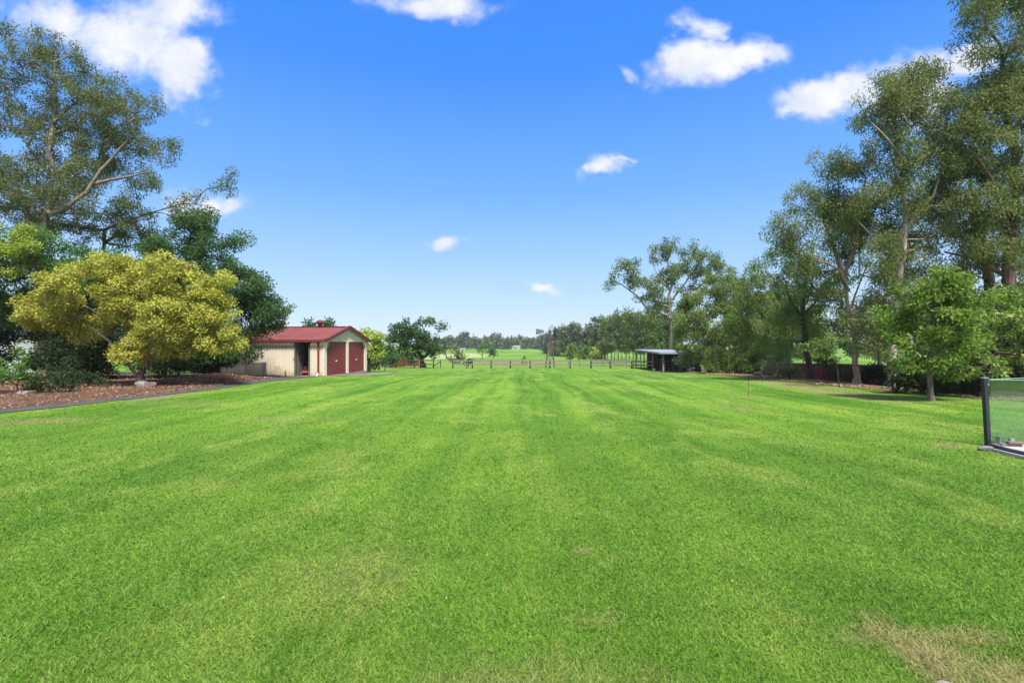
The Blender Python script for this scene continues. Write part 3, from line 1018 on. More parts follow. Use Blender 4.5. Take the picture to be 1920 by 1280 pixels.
# ---- the left group
tree('gum_tree', 'tall spreading gum tree with pale trunk, its crown highest over the golden tree', 'tree', 'gum', 29, 78,
     [(75, 70, 42, 36), (25, 120, 60, 50), (115, 135, 60, 42), (190, 180, 60, 40), (262, 200, 42, 34), (185, 240, 75, 42), (60, 215, 80, 50),
      (305, 285, 38, 24), (110, 300, 80, 42), (20, 320, 60, 50), (235, 265, 55, 28), (-60, 170, 70, 100), (255, 330, 40, 22), (150, 355, 60, 22), (-50, 330, 60, 60), (80, 260, 70, 34), (170, 300, 60, 30), (130, 200, 60, 36), (40, 400, 60, 30), (130, 390, 60, 26), (215, 390, 50, 24), (60, 360, 60, 26), (230, 220, 50, 30)],
     trunk=[(76, 470), (80, 440), (86, 405)],
     limbs=[(.16, (88, 395), (112, 345), (98, 290, -.3), (95, 205, .2), (90, 110, .3)), (.15, (110, 405, -.5), (150, 402, -1.0), (190, 375, -1.2), (215, 330, -1.0), (258, 272, -.8)),
            (.10, (200, 355, -1.0), (230, 345, -.8), (290, 330, -.6)), (.14, (75, 390, .5), (40, 350, .8), (-10, 335, 1.0)), (.09, (100, 330), (60, 290), (30, 240)), (.08, (97, 230), (140, 190), (170, 165))],
     r0=.30, brk='bark_gum', dens=1.0)
tree('gum_tree', 'thin airy gum tree behind the golden tree, one long branch reaching towards the shed', 'tree', 'gum', 33, 205,
     [(40, 400, 60, 40), (120, 420, 60, 30), (230, 395, 60, 30), (170, 445, 70, 24), (280, 440, 55, 28), (345, 372, 30, 12), (410, 350, 30, 12), (425, 335, 12, 10),
      (330, 392, 40, 12), (300, 360, 30, 14), (250, 430, 50, 30)],
     trunk=[(200, 560), (192, 480), (195, 430)], limbs=[(.06, (220, 420), (290, 400, -.3), (350, 385, -.5), (400, 390, -.6)), (.08, (170, 430), (120, 420), (60, 410))],
     r0=.2, brk='bark_dark', dens=.85)
tree('camphor_tree', 'tall dark green tree overhanging the end of the cream shed roof', 'tree', 'dense', 26.5, 400,
     [(355, 425, 36, 32), (330, 475, 42, 36), (400, 480, 42, 40), (432, 452, 22, 9), (460, 447, 12, 5), (445, 530, 42, 36), (505, 578, 32, 24), (530, 580, 13, 10), (475, 590, 45, 40), (410, 590, 58, 55),
      (440, 645, 42, 34), (350, 560, 60, 58), (335, 640, 60, 45), (290, 510, 45, 32), (300, 590, 50, 50), (400, 660, 55, 34), (260, 660, 50, 28), (445, 640, 22, 24), (492, 605, 24, 18), (380, 420, 26, 24), (415, 545, 55, 45), (480, 540, 30, 26)],
     r0=.3, trunk=[(398, 640), (390, 560), (380, 500)], leaf='darkgreen', dens=1.35, rc=.55, lai=1.5)
tree('golden_tree', 'broad golden yellow leaved tree on many slender stems in the bark bed', 'tree', 'puff', 21, 264,
     [(250, 522, 78, 34), (330, 530, 70, 38), (185, 545, 78, 38), (115, 578, 52, 34), (75, 590, 34, 26), (405, 538, 34, 34), (255, 585, 72, 42), (335, 600, 78, 48),
      (405, 595, 38, 52), (275, 640, 50, 32), (258, 660, 34, 22), (415, 640, 36, 22), (335, 645, 55, 26), (150, 618, 42, 18), (215, 500, 40, 18), (290, 498, 60, 16)],
     trunk=[(264, 712), (266, 700)], limbs=[(.07, (255, 700), (240, 675, -.2), (215, 640, -.3), (160, 600, -.2)), (.07, (268, 690), (275, 660, .3), (270, 610, .2)), (.07, (275, 690), (300, 665, -.1), (335, 645), (390, 615, .1)),
            (.06, (262, 690, .2), (258, 650, .4), (230, 590, .5)), (.05, (258, 700, -.1), (252, 672, -.4), (262, 640, -.6)), (.05, (270, 700, -.1), (290, 672, -.5), (310, 640, -.7)), (.05, (266, 700, .2), (250, 665, .6), (200, 590, .9))],
     r0=.16, brk='bark_grey', dens=1.2, depth=.75)
tree('lime_leaved_tree', 'yellow green tree top at the frame edge above the feathery canopy', 'tree', 'puff', 22.5, -40,
     [(8, 445, 42, 30), (-10, 480, 50, 34), (38, 462, 26, 16), (-60, 450, 50, 50), (10, 500, 30, 16)], r0=.15, leaf='lime', brk='bark_dark', dens=1.0)
tree('feathery_tree', 'flat topped tree with feathery mid green leaves behind the golden tree', 'tree', 'dense', 24.5, 95,
     [(125, 482, 75, 20), (60, 500, 60, 28), (180, 500, 40, 14), (30, 548, 60, 32), (110, 525, 65, 26), (-30, 540, 50, 50), (60, 580, 50, 20), (90, 455, 50, 16), (100, 575, 60, 26), (160, 530, 50, 26), (0, 600, 50, 26)], r0=.16,
     leaf='feather', dens=1.25, lai=1.4, trunk=[(92, 640), (80, 560)], limbs=[(.08, (88, 640), (50, 610), (10, 580)), (.07, (95, 650), (130, 590), (150, 540))])
for q, (bx, bp, dd_, lab) in enumerate([
        ((-60, 590, 75, 712), 12, 25.5, 'dark shrub with bare stems before the pale sheet wall'),
        ((95, 600, 200, 712), 150, 24.3, 'dark leafy shrub under the lowest golden bough, nearest the pale wall'),
        ((60, 540, 270, 712), 205, 25.2, 'tall dark shrub filling the hollow behind the golden tree'),
        ((255, 620, 430, 708), 330, 25.8, 'low dark shrub just behind the golden tree stems')]):
    rr_ = np.random.default_rng(50 + q)
    tree('dark_shrub', lab, 'shrub', 'dense', dd_, bp, auto(bx, rr_, 8 if q else 5, .25), r0=.07, leaf='deep', group='dark shrubs behind the golden tree', dens=1.3 if q else 1.0)
tree('leafy_shrub', 'light green leafy shrub at the frame edge on the bark bed', 'shrub', 'dense', 17.5, 38,
     [(42, 675, 20, 20), (15, 700, 28, 22), (52, 705, 24, 18), (-20, 700, 30, 30)], r0=.03, leaf='feather', rc=.26, dens=.7, lai=1.3)
tree('ground_shrub', 'low spreading dark green plant beside the flat pale rock', 'shrub', 'dense', 17.8, 92,
     [(85, 722, 24, 15), (112, 712, 24, 18), (66, 728, 16, 10)], r0=.02, leaf='deep', rc=.25, dens=.8, lai=1.3)
tree('ground_shrub', 'low tangled dark plant between the golden tree and the pale rock', 'shrub', 'dense', 20.5, 165,
     [(150, 708, 36, 13), (195, 708, 30, 13), (130, 700, 26, 14)], r0=.02, leaf='deep', rc=.28, dens=.8, lai=1.3)

# ---- behind the shed
tree('lime_leaved_tree', 'rounded yellow green tree rising behind the red roller doors', 'tree', 'puff', 43, 690,
     [(672, 628, 30, 16), (697, 640, 22, 20), (700, 660, 18, 14), (660, 650, 30, 20), (685, 650, 25, 22)], r0=.15, leaf='lime', brk='bark_dark', rc=.45)
tree('feathery_tree', 'dark feathery treetop showing above the red shed roof', 'tree', 'dense', 47, 598,
     [(585, 606, 18, 7), (612, 610, 16, 6), (598, 604, 18, 6), (600, 625, 30, 14)], r0=.15, dens=.8)
tree('jacaranda_tree', 'wide dark green tree with a stout leaning trunk behind the post and rail fence', 'tree', 'dense', 67, 793,
     [(775, 612, 28, 13), (800, 602, 18, 8), (822, 612, 9, 6), (750, 622, 25, 14), (745, 645, 26, 18), (775, 638, 34, 18), (805, 635, 24, 22), (815, 662, 17, 11), (770, 660, 24, 14), (735, 665, 16, 12), (798, 655, 20, 14)],
     r0=.34, leaf='darkgreen', trunk=[(791, 672), (782, 655)], limbs=[(.2, (798, 668), (808, 650), (815, 635)), (.18, (780, 655), (765, 640), (750, 630))], dens=1.0)
tree('mid_green_shrub', 'mid green shrub below the feathery treetop behind the shed corner', 'shrub', 'dense', 50, 722, [(715, 668, 14, 16), (735, 660, 14, 14), (705, 676, 12, 12), (728, 676, 14, 9)], r0=.05, leaf='darkgreen')
tree('dry_shrub', 'pale brownish twiggy shrub by the stout leaning trunk', 'shrub', 'dense', 69, 771, [(770, 668, 9, 8), (766, 677, 8, 6)], r0=.04, leaf='drypink', lai=.9)
tree('wide_tree', 'grey green tree just past the wide leaning tree, over the far gate', 'tree', 'far', 170, 838, auto((818, 634, 850, 662), np.random.default_rng(3), 8), r0=.25, leaf='fargreen')

# ---- trees in and beyond the paddocks
rs_ = np.random.default_rng(11)
sky_far = [(838, 632), (848, 629), (858, 628), (866, 624), (875, 622), (884, 629), (893, 634), (903, 636), (912, 630), (922, 628), (934, 627), (944, 635), (952, 634), (959, 631), (968, 633), (976, 629), (985, 632),
           (993, 635), (1001, 634), (1009, 632), (1017, 628)]
far_kind = ['slender grey green tree in the far tree line', 'rounded dark tree in the far tree line', 'broad shaded tree in the far tree line']
for q, (px, top) in enumerate(sky_far):
    d_ = float(rs_.uniform(390, 450))
    hw = float(rs_.uniform(6, 9.5))
    kd = 0 if hw < 7.2 else (1 if hw < 8.5 else 2)
    tree('woodland_tree', far_kind[kd] + ', ' + ORD[q] + ' from the gate side', 'tree', 'far', d_, px, auto((px - hw * 1.15, top - 1, px + hw * 1.15, 660), rs_, 9, .2), r0=.3, group='trees along the far edge of the paddock',
         leaf=('fargrey', 'fargreen', 'she')[q % 3], rc=1.5, dens=1.3, depth=.6, lai=2.2)
for q, (px, top, hw, d_, bot) in enumerate([(1025, 622, 12, 270, 658), (1045, 612, 13, 230, 662), (1060, 610, 13, 215, 664), (1074, 604, 12, 200, 664), (1091, 609, 13, 195, 664), (1104, 604, 12, 180, 666), (1119, 592, 13, 165, 668), (1038, 640, 14, 225, 664), (1135, 590, 14, 160, 672)]):
    tree('woodland_tree', ['open crowned gum in the wood right behind the windmill', 'dense grey green tree in the wood behind the windmill'][q % 2] + ', ' + ORD[q] + ' from the mill', 'tree', 'far', d_, px, auto((px - hw * 1.15, top - 2, px + hw * 1.15, bot + 9), rs_, 11, .22), r0=.28,
         group='trees of the wood behind the windmill', leaf=('fargrey', 'fargreen', 'gum')[q % 3], rc=.95, dens=1.0 + .3 * (q % 2))
for px, top, hw, d_, lab, lf in [(1073, 643, 14, 158, 'bright green bush below the wood, nearest the windmill', 'fresh'), (1097, 645, 15, 152, 'bright green bush in the middle of three below the wood', 'fresh'), (1117, 654, 12, 146, 'small yellow green bush at the end of the wood by the young tree row', 'lime')]:
    tree('green_bush', lab, 'bush', 'far', d_, px, auto((px - hw, top, px + hw, 678), rs_, 8, .2), r0=.12, group='bright bushes below the wood', leaf=lf, rc=.8, dens=1.1)
tree('paddock_tree', 'small open tree standing alone in the paddock beyond the fence', 'tree', 'far', 160, 904, [(903, 648, 8, 6), (900, 656, 6, 5), (908, 657, 5, 4), (903, 664, 5, 2)], r0=.14, leaf='mid', rc=.8, lai=1.3)
tree('paddock_tree', 'small dark rounded tree standing in the middle of the paddock', 'tree', 'far', 185, 925, [(925, 657, 7, 8), (924, 662, 7, 5)], r0=.14, leaf='darkgreen', rc=.9)
tree('round_bush', 'round grey green bush just beyond the rail fence and wire fence', 'bush', 'far', 93, 858, [(857, 660, 10, 7), (850, 670, 10, 8), (864, 669, 9, 8), (858, 676, 12, 7)], r0=.1, leaf='she', rc=.6)
tree('bank_shrub', 'green shrub growing out of the brown dam bank', 'shrub', 'far', 86, 983, [(983, 672, 4, 3), (977, 672, 3, 2), (984, 679, 5, 4)], r0=.05, leaf='feather', rc=.3)
tree('fence_shrub', 'small dark shrub against the rail fence near the gate', 'shrub', 'far', 66, 879, [(880, 677, 5, 3), (877, 682, 5, 2.5), (886, 674, 3, 2)], r0=.04, leaf='deep', rc=.3)

# far wood as one mass closing the gaps under the separate trees
cw = []
for q in range(900):
    px = rs_.uniform(790, 1180); d_ = rs_.uniform(455, 520)
    top = np.interp(px, [790, 838, 875, 903, 934, 960, 1010, 1050, 1180], [636, 638, 632, 641, 636, 639, 639, 628, 618])
    cw.append((X_(px, d_), d_, Z_(rs_.uniform(top, 657), d_)))
cw = np.array(cw)
v_, ti, od = leaves(cw, np.full(len(cw), 3.0), 22, 2.4, 1.3, .1, .7, .6, np.clip(rs_.normal(.4, .2, len(cw)), 0, 1), 5)
o = link('distant_woodland', raw_mesh('distant_woodland', v_, np.arange(len(v_)), np.full(len(v_) // 4, 4), M['fargrey'], False, {'tint': ti, 'odd': od}))
tag(o, 'continuous grey green wood along the horizon behind the paddock', 'woodland', kind='stuff')

# the row of young trees beyond the shelter
row = [(1133, 596, 150), (1146, 584, 143), (1159, 582, 136), (1173, 578, 129), (1187, 576, 122), (1201, 579, 115), (1215, 578, 109), (1229, 580, 103), (1243, 588, 98), (1257, 594, 93), (1272, 600, 88)]
for q, (px, top, d_) in enumerate(row):
    tree('row_tree', 'slender green tree, ' + ORD[10 - q] + ' in the front rank of the planted row from the shelter', 'tree', 'fine', d_, px, auto((px - 14, top, px + 14, 662), rs_, 9, .25), r0=.14,
         group='close planted row of trees beyond the shelter', leaf=('she', 'mid', 'fargreen')[q % 3], rc=.85, dens=1.15)
for q, px in enumerate([1139, 1152, 1166, 1180, 1194, 1208, 1222, 1236, 1250, 1264]):
    d_ = 152 - (px - 1133) * .42
    tree('row_tree', 'shorter green tree, ' + ORD[9 - q] + ' in the back rank of the planted row from the shelter', 'tree', 'fine', d_, px, auto((px - 11, 606, px + 11, 662), rs_, 6, .25), r0=.12,
         group='close planted row of trees beyond the shelter', leaf=('she', 'mid')[q % 2], rc=.85, dens=.8)
tree('gum_tree', 'wide spreading gum tree rising above the horse shelter', 'tree', 'gum', 75, 1257,
     [(1262, 462, 28, 14), (1240, 475, 24, 14), (1300, 470, 22, 12), (1320, 485, 28, 18), (1345, 500, 20, 14), (1365, 508, 14, 7), (1285, 500, 34, 16), (1255, 515, 34, 18), (1175, 500, 24, 16),
      (1150, 525, 18, 9), (1190, 525, 28, 16), (1225, 540, 26, 14), (1215, 555, 30, 10), (1310, 515, 26, 16), (1240, 570, 34, 16), (1290, 545, 26, 12), (1280, 590, 34, 22), (1250, 600, 30, 26), (1350, 490, 10, 8)],
     trunk=[(1258, 620), (1256, 575)], limbs=[(.2, (1252, 560), (1262, 530), (1252, 490), (1256, 465)), (.2, (1250, 590), (1215, 582), (1195, 555), (1165, 532), (1145, 525)), (.18, (1262, 560), (1285, 530), (1310, 495)), (.14, (1256, 545), (1235, 520), (1222, 490))],
     r0=.36, leaf='gum3', brk='bark_gum', dens=1.5)
tree('rounded_tree', 'broad rounded fine leaved tree beside the horse shelter roof', 'tree', 'fine', 42, 1332,
     [(1355, 535, 38, 22), (1320, 565, 42, 28), (1375, 560, 34, 28), (1295, 610, 36, 30), (1345, 610, 50, 34), (1385, 610, 34, 40), (1310, 650, 42, 28), (1365, 655, 40, 30), (1345, 520, 20, 10)],
     r0=.22, leaf='she', brk='bark_dark', dens=1.0)
tree('rounded_tree', 'leafy yellow green tree with low boughs on the bed edge past the broad rounded tree', 'tree', 'fine', 36, 1412,
     [(1408, 530, 26, 30), (1425, 580, 30, 34), (1395, 620, 30, 30), (1435, 630, 32, 30), (1412, 665, 34, 20)], r0=.12, leaf='mid', dens=.95)
tree('rounded_tree', 'dark narrow tree standing close behind the yellow green one', 'tree', 'fine', 45, 1440, auto((1395, 530, 1500, 706), rs_, 12, .2), r0=.15, leaf='fargreen', dens=1.2)
tree('green_bush', 'full mid green bush hanging over the lawn edge below the rounded tree', 'bush', 'fine', 35, 1365, [(1345, 672, 24, 18), (1372, 668, 28, 20), (1360, 688, 28, 12), (1395, 680, 18, 14), (1340, 690, 16, 10)], r0=.05, leaf='she', rc=.4)
tree('green_bush', 'grey green bush in front of the shelter end', 'bush', 'fine', 47, 1286, [(1282, 668, 13, 10), (1292, 680, 12, 8), (1276, 678, 8, 7), (1300, 670, 10, 9)], r0=.05, leaf='greygreen', rc=.4)

# ---- the tall trees on the bed
tree('gum_tree', 'slim open gum with many upright stems between the rounded trees and the pink trunk', 'tree', 'gum2', 33, 1455,
     [(1420, 505, 24, 22), (1400, 545, 18, 20), (1455, 480, 28, 20), (1475, 510, 30, 24), (1440, 560, 28, 24), (1485, 560, 28, 26), (1430, 610, 30, 24), (1475, 620, 30, 24), (1452, 655, 36, 22)],
     trunk=[(1460, 640), (1468, 560)], limbs=[(.06, (1465, 600), (1440, 560), (1425, 500)), (.06, (1470, 570), (1480, 520), (1470, 480)), (.05, (1466, 590), (1490, 540), (1500, 500))], r0=.15, leaf='gum3', brk='bark_brown', dens=.85)
tree('gum_tree', 'dark trunked gum directly before the deep red fence', 'tree', 'gum2', 26, 1520,
     [(1500, 540, 34, 30), (1540, 575, 34, 30), (1480, 600, 40, 32), (1525, 630, 36, 24), (1460, 650, 34, 24), (1510, 490, 30, 20), (1555, 530, 30, 24)],
     trunk=[(1510, 640), (1505, 580), (1510, 520)], limbs=[(.06, (1507, 600), (1480, 560), (1470, 520)), (.06, (1508, 590), (1535, 560), (1550, 520))], r0=.17, leaf='mid', brk='bark_dark', dens=.85)
tree('gum_tree', 'gum with a pink and cream trunk standing on the leaf litter', 'tree', 'gum2', 22.5, 1606,
     [(1478, 430, 36, 34), (1530, 372, 44, 36), (1600, 320, 46, 30), (1560, 425, 52, 36), (1640, 375, 56, 40), (1495, 485, 44, 26), (1600, 470, 54, 28), (1672, 440, 46, 40), (1455, 420, 16, 12), (1540, 330, 30, 18), (1540, 510, 40, 16), (1500, 380, 34, 22), (1580, 375, 50, 30), (1620, 430, 50, 30), (1560, 300, 26, 14), (1470, 460, 30, 20), (1550, 550, 34, 20)],
     trunk=[(1603, 660), (1597, 610), (1590, 560), (1582, 520)],
     limbs=[(.10, (1578, 505), (1568, 450, .3), (1555, 400, .5), (1540, 360, .6)), (.09, (1584, 515), (1595, 460, -.4), (1600, 400, -.5), (1610, 340, -.5)), (.07, (1592, 545), (1560, 510, -.5), (1515, 490, -.8)),
            (.06, (1598, 590), (1650, 560, -.4), (1680, 520, -.5)), (.05, (1596, 575), (1630, 520, .5), (1660, 450, .6))],
     r0=.14, leaf='gum2', brk='bark_pink', dens=1.0)
tree('gum_tree', 'pale based gum whose crown leans out over the lawn between its neighbours', 'tree', 'gum2', 21, 1678,
     [(1645, 180, 38, 28), (1608, 238, 24, 10), (1700, 150, 44, 32), (1720, 225, 64, 42), (1665, 265, 48, 30), (1758, 310, 64, 46), (1700, 370, 58, 44), (1775, 410, 56, 46), (1735, 480, 56, 38), (1740, 120, 40, 28), (1680, 320, 44, 30),
      (1650, 480, 50, 36), (1670, 540, 50, 40), (1620, 600, 40, 30), (1650, 630, 40, 30), (1650, 225, 40, 26), (1690, 200, 40, 30), (1760, 230, 44, 34), (1740, 180, 40, 30), (1620, 300, 34, 20), (1720, 290, 50, 36), (1640, 380, 44, 36), (1790, 350, 44, 40)],
     trunk=[(1672, 680), (1678, 600), (1690, 500), (1698, 420)],
     limbs=[(.09, (1700, 410), (1700, 340, .2), (1695, 270, .4), (1690, 190, .3)), (.09, (1698, 430), (1740, 370, -.3), (1760, 300, -.4)), (.06, (1697, 300), (1650, 270, -.5), (1610, 245, -.8)), (.06, (1692, 480), (1650, 440, .4), (1620, 400, .6))],
     r0=.2, leaf='gum2', brk='bark_pale', dens=1.0)
tree('gum_tree', 'massive brown trunked gum reaching out of the top corner of the picture', 'tree', 'gum2', 20, 1900,
     [(1860, 50, 44, 44), (1905, 25, 50, 50), (1880, 130, 60, 42), (1820, 195, 46, 34), (1895, 230, 60, 46), (1835, 290, 54, 38), (1900, 330, 60, 46), (1840, 380, 54, 38), (1960, 150, 70, 110), (1970, 340, 70, 90), (1860, -40, 50, 40), (1950, -60, 60, 60),
      (1900, 420, 50, 34), (1850, 460, 44, 30), (1845, 110, 34, 36), (1840, 240, 50, 36), (1870, 180, 50, 40), (1870, 300, 50, 40), (1800, 230, 40, 26), (1900, 480, 40, 30), (1870, 400, 44, 30), (1830, 20, 24, 26), (1910, 150, 50, 50)],
     trunk=[(1895, 640), (1888, 540), (1898, 440), (1906, 300)],
     limbs=[(.16, (1908, 290), (1900, 180, .3), (1890, 80, .2)), (.13, (1900, 420), (1860, 370, -.4), (1800, 310, -.8)), (.10, (1904, 330), (1860, 260, .5), (1830, 200, .7)), (.10, (1890, 520), (1850, 480, .6), (1810, 465, .9))],
     r0=.27, leaf='gum2', brk='bark_brown', dens=1.05)
tree('gum_tree', 'brown trunked gum close behind the yellow tipped shrubs', 'tree', 'gum2', 22.5, 1850,
     [(1800, 440, 46, 34), (1850, 480, 44, 36), (1790, 360, 50, 40), (1830, 300, 44, 34), (1800, 500, 40, 30), (1890, 500, 40, 40), (1780, 260, 40, 34), (1760, 550, 50, 36), (1900, 560, 40, 30)],
     trunk=[(1853, 640), (1858, 550), (1850, 480), (1825, 400)], limbs=[(.10, (1845, 470), (1800, 470, -.6), (1765, 455, -1.0)), (.10, (1826, 390), (1820, 320), (1800, 270))], r0=.3, leaf='gum2', brk='bark_brown', dens=1.0)
tree('gum_tree', 'thin gum between the pink trunk and the pale based gum, set back by the fence', 'tree', 'gum2', 27, 1652,
     [(1620, 420, 44, 36), (1600, 520, 44, 30), (1660, 500, 44, 40), (1640, 580, 44, 30), (1580, 590, 34, 26), (1690, 590, 40, 34), (1690, 430, 40, 34)], r0=.13, leaf='gum2', brk='bark_grey', dens=.8)
tree('young_tree', 'young bright green tree on a single trunk in the lawn before the bed', 'tree', 'dense', 15.2, 1745,
     [(1762, 518, 30, 22), (1720, 545, 36, 24), (1790, 555, 46, 34), (1745, 580, 60, 36), (1690, 600, 34, 28), (1800, 600, 36, 30), (1682, 645, 30, 24), (1740, 635, 50, 28), (1715, 690, 30, 16), (1795, 650, 38, 28), (1785, 690, 34, 14), (1750, 560, 46, 36), (1745, 610, 56, 34), (1768, 538, 34, 28), (1735, 665, 44, 24)],
     trunk=[(1744, 700), (1743, 670), (1748, 620), (1752, 570)], limbs=[(.035, (1740, 690), (1715, 665, -.3), (1690, 630, -.4)), (.03, (1748, 700), (1785, 690, -.4), (1815, 685, -.6)), (.03, (1750, 640), (1780, 600, .2), (1800, 560, .3))],
     r0=.085, leaf='fresh', brk='bark_grey', rc=.30, dens=.95, lai=1.35, up=.5)
tree('tipped_shrub', 'big shrub with cream yellow tips hanging beside the glass pool fence', 'shrub', 'dense', 16.3, 1838,
     [(1850, 600, 40, 24), (1800, 640, 36, 26), (1860, 650, 44, 30), (1830, 690, 44, 20), (1905, 610, 36, 28), (1900, 660, 40, 30), (1950, 640, 40, 40), (1880, 560, 34, 20)], r0=.09, leaf='tipped', rc=.34, dens=.9)
tree('dark_shrub', 'tall dark green shrub under the massive gum, behind the yellow tips', 'shrub', 'dense', 18.3, 1875,
     [(1870, 565, 44, 26), (1920, 580, 40, 30), (1840, 640, 44, 40), (1900, 660, 50, 44), (1850, 700, 50, 24), (1800, 690, 44, 30), (1950, 700, 40, 30), (1910, 720, 40, 16)], r0=.1, leaf='deep', dens=1.0)
tree('dark_shrub', 'dark glossy hedge shrub between the pink trunk and the pale trunk', 'shrub', 'dense', 24, 1655, [(1640, 705, 22, 17), (1665, 705, 20, 17), (1625, 712, 12, 10), (1650, 695, 22, 10)], r0=.05, leaf='deep', rc=.34)
tree('dark_shrub', 'dark hedge shrub behind the young tree trunk', 'shrub', 'dense', 17.6, 1770, [(1720, 715, 34, 18), (1770, 715, 34, 20), (1815, 722, 30, 18), (1690, 700, 26, 20), (1740, 695, 40, 16)], r0=.05, leaf='deep', rc=.34)
tree('dark_shrub', 'open dark shrub just before the deep red fence by the pink trunk', 'shrub', 'dense', 24.5, 1585, [(1580, 695, 18, 16), (1560, 705, 12, 12), (1590, 710, 12, 10)], r0=.04, leaf='deep', rc=.28, lai=1.0)
tree('fresh_shrub', 'light green leafy shrub against the pale trunk foot', 'shrub', 'dense', 19, 1705, [(1700, 690, 22, 18), (1720, 705, 22, 16), (1690, 715, 14, 10)], r0=.04, leaf='fresh', rc=.28, lai=1.2)
tree('grey_shrub', 'rounded grey green shrub at the lawn edge before the red fence', 'shrub', 'dense', 25.2, 1480, [(1482, 690, 14, 14), (1474, 703, 13, 9), (1492, 700, 13, 10), (1480, 678, 8, 8)], r0=.04, leaf='greygreen', rc=.26, lai=1.6)
tree('pinkish_shrub', 'dull pinkish leaved shrub beside the grey green shrub', 'shrub', 'dense', 27, 1457, [(1458, 672, 14, 14), (1450, 688, 12, 10), (1466, 655, 12, 10), (1470, 640, 10, 8)], r0=.06, leaf='drypink', rc=.3, lai=1.2)
tree('sapling', 'thin bare stemmed sapling at the edge of the leaf litter', 'tree', 'dense', 20.4, 1574, [(1550, 655, 34, 14), (1580, 640, 26, 12), (1535, 640, 20, 10), (1565, 670, 30, 8)], trunk=[(1570, 700), (1568, 672)], limbs=[(.015, (1566, 680), (1550, 660))], r0=.03, leaf='mid', rc=.28, dens=.55, lai=.9)
tree('green_bush', 'mid green bush at the foot of the dark narrow tree', 'bush', 'fine', 34, 1415, [(1405, 680, 20, 16), (1428, 672, 22, 18), (1440, 690, 16, 10), (1392, 692, 14, 8)], r0=.05, leaf='mid', rc=.36)
tree('green_bush', 'low grey leaved bush between the cut log and the pinkish shrub', 'bush', 'fine', 31, 1436, [(1438, 690, 12, 10), (1446, 678, 14, 12)], r0=.04, leaf='greygreen', rc=.3)
tree('green_bush', 'loose green bush climbing the red fence beside the dark trunk', 'bush', 'dense', 28, 1545, [(1548, 668, 22, 12), (1530, 660, 22, 14), (1560, 678, 14, 12)], r0=.04, leaf='mid', rc=.34, lai=1.3)
tree('green_bush', 'rounded shrub on the neighbour land showing over the fence near the sapling', 'bush', 'far', 60, 1500, [(1490, 660, 24, 12), (1520, 664, 20, 10)], r0=.05, leaf='mid', rc=.5)
tree('green_bush', 'rounded shrub on the neighbour land showing over the fence past the pink trunk', 'bush', 'far', 62, 1660, [(1650, 664, 26, 11), (1685, 662, 24, 12)], r0=.05, leaf='she', rc=.5)
# a neighbour's trees on the far side of the red fence
for q, (bx, d_, lab) in enumerate([((1470, 570, 1570, 676), 80, 'mid green tree on the neighbour land, glimpsed left of the pink trunk'), ((1550, 580, 1650, 668), 92, 'mid green tree on the neighbour land, glimpsed beside the pink trunk'),
                                   ((1620, 560, 1730, 678), 82, 'mid green tree on the neighbour land, glimpsed behind the young tree'), ((1700, 560, 1830, 690), 48, 'shaded tree on the neighbour land behind the dark shrubs'), ((1810, 540, 1960, 690), 46, 'shaded tree on the neighbour land behind the massive gum'),
                                   ((1380, 570, 1500, 688), 66, 'mid green tree on the neighbour land behind the slim open gum')]):
    tree('neighbour_tree', lab, 'tree', 'far', d_, (bx[0] + bx[2]) / 2, auto(bx, rs_, 9, .25), r0=.2, leaf=('mid', 'fargreen')[q % 2], group='trees beyond the deep red fence', dens=1.5)
for q, (bx, d_, lab) in enumerate([((-80, 520, 40, 690), 44, 'shaded tree past the pale sheet wall at the frame edge'), ((60, 470, 220, 690), 42, 'shaded tree behind the flat topped tree'), ((200, 450, 330, 700), 43, 'shaded tree between the airy gum and the dark tree'),
                                   ((300, 560, 430, 700), 40, 'shaded tree behind the dark overhanging tree')]):
    tree('backdrop_tree', lab, 'tree', 'dense', d_, (bx[0] + bx[2]) / 2, auto(bx, rs_, 8, .25), r0=.2, leaf='darkgreen', group='trees behind the bark bed', dens=.45 if q < 2 else .6)
print('TREE TRIS', NTRI[0])

# thin summer haze over the whole valley
hzm = bpy.data.materials.new('haze')
hzm.use_nodes = True
hzm.node_tree.nodes.clear()
ho = hzm.node_tree.nodes.new('ShaderNodeOutputMaterial')
hv = hzm.node_tree.nodes.new('ShaderNodeVolumePrincipled')
hv.inputs['Color'].default_value = (0.90, 0.95, 1.0, 1)
hv.inputs['Density'].default_value = 0.0002
hzm.node_tree.links.new(hv.outputs[0], ho.inputs['Volume'])
hb_ = MB().box(-1900, 1900, -450, 3100, -6, 24).build('haze', hzm)
tag(hb_, 'faint summer haze lying over the paddocks', 'haze', kind='stuff')

# ------------------------------------------------------------------ the shed
SH = (-11.6, 29.6, -0.17)
shed = thing('cream_shed', 'cream steel double garage with red gable roof and two red roller doors', 'shed', SH, R(-6.25))
Wd_, Ln, EV, RD = 6.4, 7.2, 2.22, 3.10


def ribbed(x0, x1, z0, zf, y, pitch=.2, rib=.035, proud=.034, out=-1):
    """ribbed sheet standing in the xz plane at y; zf(x) gives the top"""
    mb = MB()
    x = x0
    pts = []
    while x < x1 - 1e-6:
        pts += [(x, 0), (min(x + pitch - rib - .02, x1), 0), (min(x + pitch - rib, x1), proud), (min(x + pitch - .012, x1), proud), (min(x + pitch, x1), 0)]
        x += pitch
    pts = [p for k_, p in enumerate(pts) if k_ == 0 or p[0] > pts[k_ - 1][0] + 1e-5]
    for (a, pa_), (b, pb_) in zip(pts, pts[1:]):
        mb.poly([(a, y + out * pa_, z0), (b, y + out * pb_, z0), (b, y + out * pb_, zf(b)), (a, y + out * pa_, zf(a))])
    return mb


